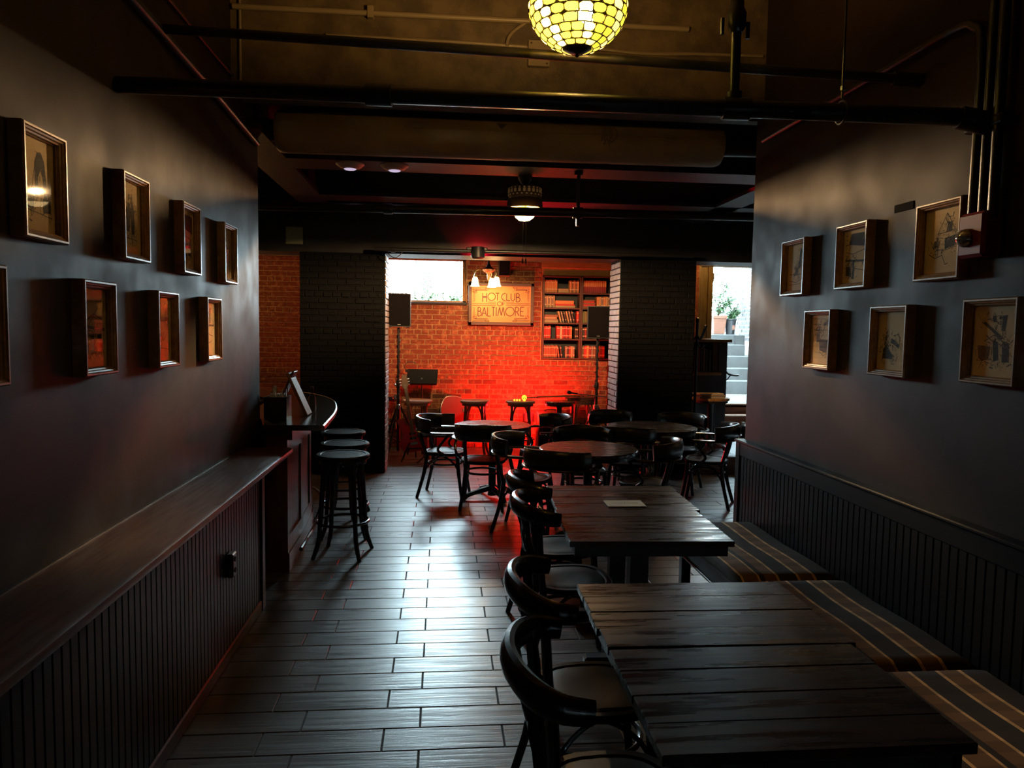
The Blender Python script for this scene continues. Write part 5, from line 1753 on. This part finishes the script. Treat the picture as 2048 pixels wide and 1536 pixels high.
# coat stand
t = thing('coat_stand', 'dark bentwood coat stand beside the right pier', 'coat stand', (3.17, 9.05, .212))
part('pole', MB().tube([(0, 0, .02), (0, 0, 1.62)], .018, 10), BLKWOOD, t)
part('knob', MB().lathe([(.018, 1.60), (.026, 1.63), (.018, 1.66), (.003, 1.67)], 12), BLKWOOD, t)
for k in range(4):
    an = R(20) + k * PI / 2
    c_, s_ = math.cos(an), math.sin(an)
    part('hook', MB().tube(crv([(c_ * .015, s_ * .015, 1.44), (c_ * .06, s_ * .06, 1.40), (c_ * .12, s_ * .12, 1.50), (c_ * .15, s_ * .15, 1.575)], 4), .010, 7), BLKWOOD, t)
    part('hook', MB().tube(crv([(c_ * .015, s_ * .015, 1.36), (c_ * .06, s_ * .06, 1.30), (c_ * .11, s_ * .11, 1.315), (c_ * .13, s_ * .13, 1.34)], 4), .009, 7), BLKWOOD, t)
    part('foot', MB().tube(crv([(0, 0, .30), (c_ * .06, s_ * .06, .15), (c_ * .12, s_ * .12, .02)], 4), .012, 7), BLKWOOD, t)

# ceiling lamp of the vestibule, behind the header from here
t = thing('vestibule_lamp', 'small amber ceiling lamp over the platform behind the header', 'lamp', (3.75, 10.0, 2.95))
part('base', MB().lathe([(.09, 0), (.09, -.02), (.06, -.03)], 20), BRASS, t)
part('globe', MB().lathe([(.05, -.03), (.075, -.06), (.07, -.10), (.04, -.125), (.004, -.13)], 20, cap=False), lampglass('amber globe', (1, .62, .2), 5), t)
light('vestibule_light', 'POINT', (3.75, 10.0, 2.78), 16, (1, .55, .16), .05)

# vents on the header, left
t = thing('vent_panel', 'square olive vent panel high on the black header at left', 'vent', (-1.66, 8.695, 2.62))
part('panel', MB().cbox(-.095, .095, -.012, 0, 0, .19, .003), OLIVE, t, smooth=False)
part('frame', MB().cbox(-.115, .115, -.008, 0, -.02, .21, .003), BLACKP, t, smooth=False)

# ------------------------------------------------------------------ outdoors
struct('ground_street', MB().box(-12, 3.6, 10.95, 30, 1.75, 1.90), CONC)
struct('ground_upper', MB().box(3.6, 14, 13.42, 30, 1.45, 1.655), CONC)
struct('ground_landing', MB().box(3.9, 5.75, 10.9, 12.2, .45, .655), CONC)
so = struct('stairs_outdoor', MB().box(3.7, 5.6, 12.2, 12.25, .3, .6), CONC)
for i, (y, z) in enumerate(((12.2, .885), (12.5, 1.085), (12.8, 1.285), (13.1, 1.485), (13.4, 1.665))):
    xr = 5.6 if i < 3 else (5.50 if i == 3 else 5.42)
    part('step', MB().cbox(3.7, xr, y, 14.0, z - .23, z, .012), CONC, so, smooth=False)
ow = struct('wall_outdoor', MB().box(5.62, 5.9, 11.0, 14.6, 0, 4.2), WHITEP)
bricks(ow, 12.3, 14.6, 1.55, 2.9, [], WBRICK, lambda u, z, d: (Vector((5.64 - d, u, z)), (0, 0, -PI / 2)), bl=.21, bh=.075, seed=50)
struct('wall_stairwell', MB().box(3.4, 3.65, 10.9, 13.4, 0, 1.75), CONC)
t = thing('handrail', 'slanting black handrail on the pale brick wall outside the door', 'handrail', (0, 0, 0))
part('rail', MB().tube([(5.52, 14.1, 2.60), (5.52, 12.3, 1.80)], .020, 8), DGREY, t)
part('rail', MB().tube([(5.55, 14.1, 2.60), (5.55, 12.3, 1.80)], .012, 8), STEEL, t)
for y, z in ((13.9, 2.51), (12.6, 1.93)):
    part('bracket', MB().tube([(5.52, y, z), (5.61, y, z - .03)], .009, 6), DGREY, t)
t = thing('lower_handrail', 'short black handrail end beside the host stand at the stairs', 'handrail', (0, 0, 0))
part('rail', MB().tube(crv([(3.94, 10.2, 1.30), (4.02, 10.2, 1.14), (4.12, 10.2, 1.10), (4.2, 10.2, 1.10)], 5), .014, 8), DGREY, t)
part('post', MB().tube([(3.94, 10.2, .372), (3.94, 10.2, 1.30)], .013, 8), DGREY, t)
part('bracket', MB().tube(crv([(3.93, 10.2, 1.02), (4.02, 10.2, 1.03), (4.08, 10.2, 1.10)], 4), .009, 6), DGREY, t)
t = thing('terracotta_planter', 'square terracotta planter at the top of the outdoor stairs', 'planter', (5.16, 13.62, 1.667))
part('pot', MB().loft([[(s * w_, q * w_, z) for s, q in ((-1, -1), (1, -1), (1, 1), (-1, 1))] for w_, z in ((.085, 0), (.10, .01), (.125, .30), (.135, .30), (.135, .35), (.11, .35), (.10, .31))]), TERRA, t, smooth=False)
part('band', MB().cbox(-.118, .118, -.118, .118, .20, .215, .003), TERRA, t, smooth=False)
part('soil', MB().box(-.105, .105, -.105, .105, .30, .325), BRONZE, t, smooth=False)
t = thing('dark_planter', 'dark plastic plant pot at the top of the outdoor stairs', 'planter', (5.40, 13.60, 1.667))
part('pot', MB().lathe([(.07, 0), (.08, .006), (.105, .26), (.115, .27), (.115, .29), (.095, .29), (.09, .26)], 20), DGREY, t)
part('tag', MB().cbox(.0, .05, -.103, -.098, .09, .17, .002), TERRA, t, smooth=False)


def plant(name, loc, label, n_, h_, spread, seed, stem=True, grp=None):
    r_ = random.Random(seed)
    t_ = thing(name, label, 'plant', loc, 0, grp)
    st_, lf = MB(), MB()
    for i in range(n_):
        a_ = r_.uniform(0, 2 * PI)
        tip = Vector((math.cos(a_) * spread * r_.random(), math.sin(a_) * spread * .5 * r_.random(), h_ * r_.uniform(.45, 1)))
        pts = crv([(0, 0, 0), (tip.x * .4, tip.y * .4, tip.z * .55), tuple(tip)], 4)
        st_.tube(pts, .006, 5)
        for p in pts[2:]:
            for q in range(5):
                v_ = Vector((r_.gauss(0, 1), r_.gauss(0, 1), r_.gauss(0, .7))).normalized()
                w2 = v_.orthogonal().normalized()
                l_ = r_.uniform(.05, .10)
                b_ = p + v_ * .01
                k_ = len(lf.v)
                lf.v += [tuple(b_), tuple(b_ + v_ * l_ * .5 + w2 * l_ * .25), tuple(b_ + v_ * l_), tuple(b_ + v_ * l_ * .5 - w2 * l_ * .25)]
                lf.f.append((k_, k_ + 1, k_ + 2, k_ + 3))
    part('stem', st_, BRONZE, t_)
    tag(part('leaves', lf, LEAF, t_, smooth=False), kind='stuff')
    return t_


plant('shrub', (5.16, 13.62, 1.98), 'leafy shrub growing in the terracotta planter', 9, .75, .32, 1)
plant('shrub', (5.40, 13.60, 1.93), 'small plant growing in the dark pot', 6, .30, .14, 2)
plant('tree', (5.9, 16.5, 1.65), 'loose leafy tree beyond the outdoor stairs', 26, 2.6, 1.2, 3)
t = thing('lamp_post', 'thin dark upright post behind the planters outside', 'post', (5.42, 14.9, 1.655))
part('post', MB().tube([(0, 0, 0), (.03, 0, .9), (.04, 0, 2.4)], .022, 8), DGREY, t)
part('collar', MB().lathe([(.03, .05), (.034, .07), (.03, .09)], 10), DGREY, t)
for i, (x, y, lab) in enumerate(((-.75, 11.35, 'low plant outside the window behind the left speaker'), (-.25, 11.3, 'low plant at the foot of the window, centre'), (.18, 11.5, 'low plant outside the right corner of the window'))):
    plant('ground_plant', (x, y, 1.90), lab, 8, .34, .28, 20 + i, grp='plants outside the window')
plant('tree', (-.3, 16, 1.9), 'thin leafy tree across the street, seen through the window', 14, 2.2, .8, 9)
t = thing('street_wall', 'low pale wall across the street, seen through the window', 'wall', (-.6, 19, 1.9))
part('wall', MB().cbox(-3, 3, -.1, .1, 0, .45, .02), WHITEP, t, smooth=False)
part('coping', MB().cbox(-3.02, 3.02, -.14, .14, .45, .52, .01), CONC, t, smooth=False)
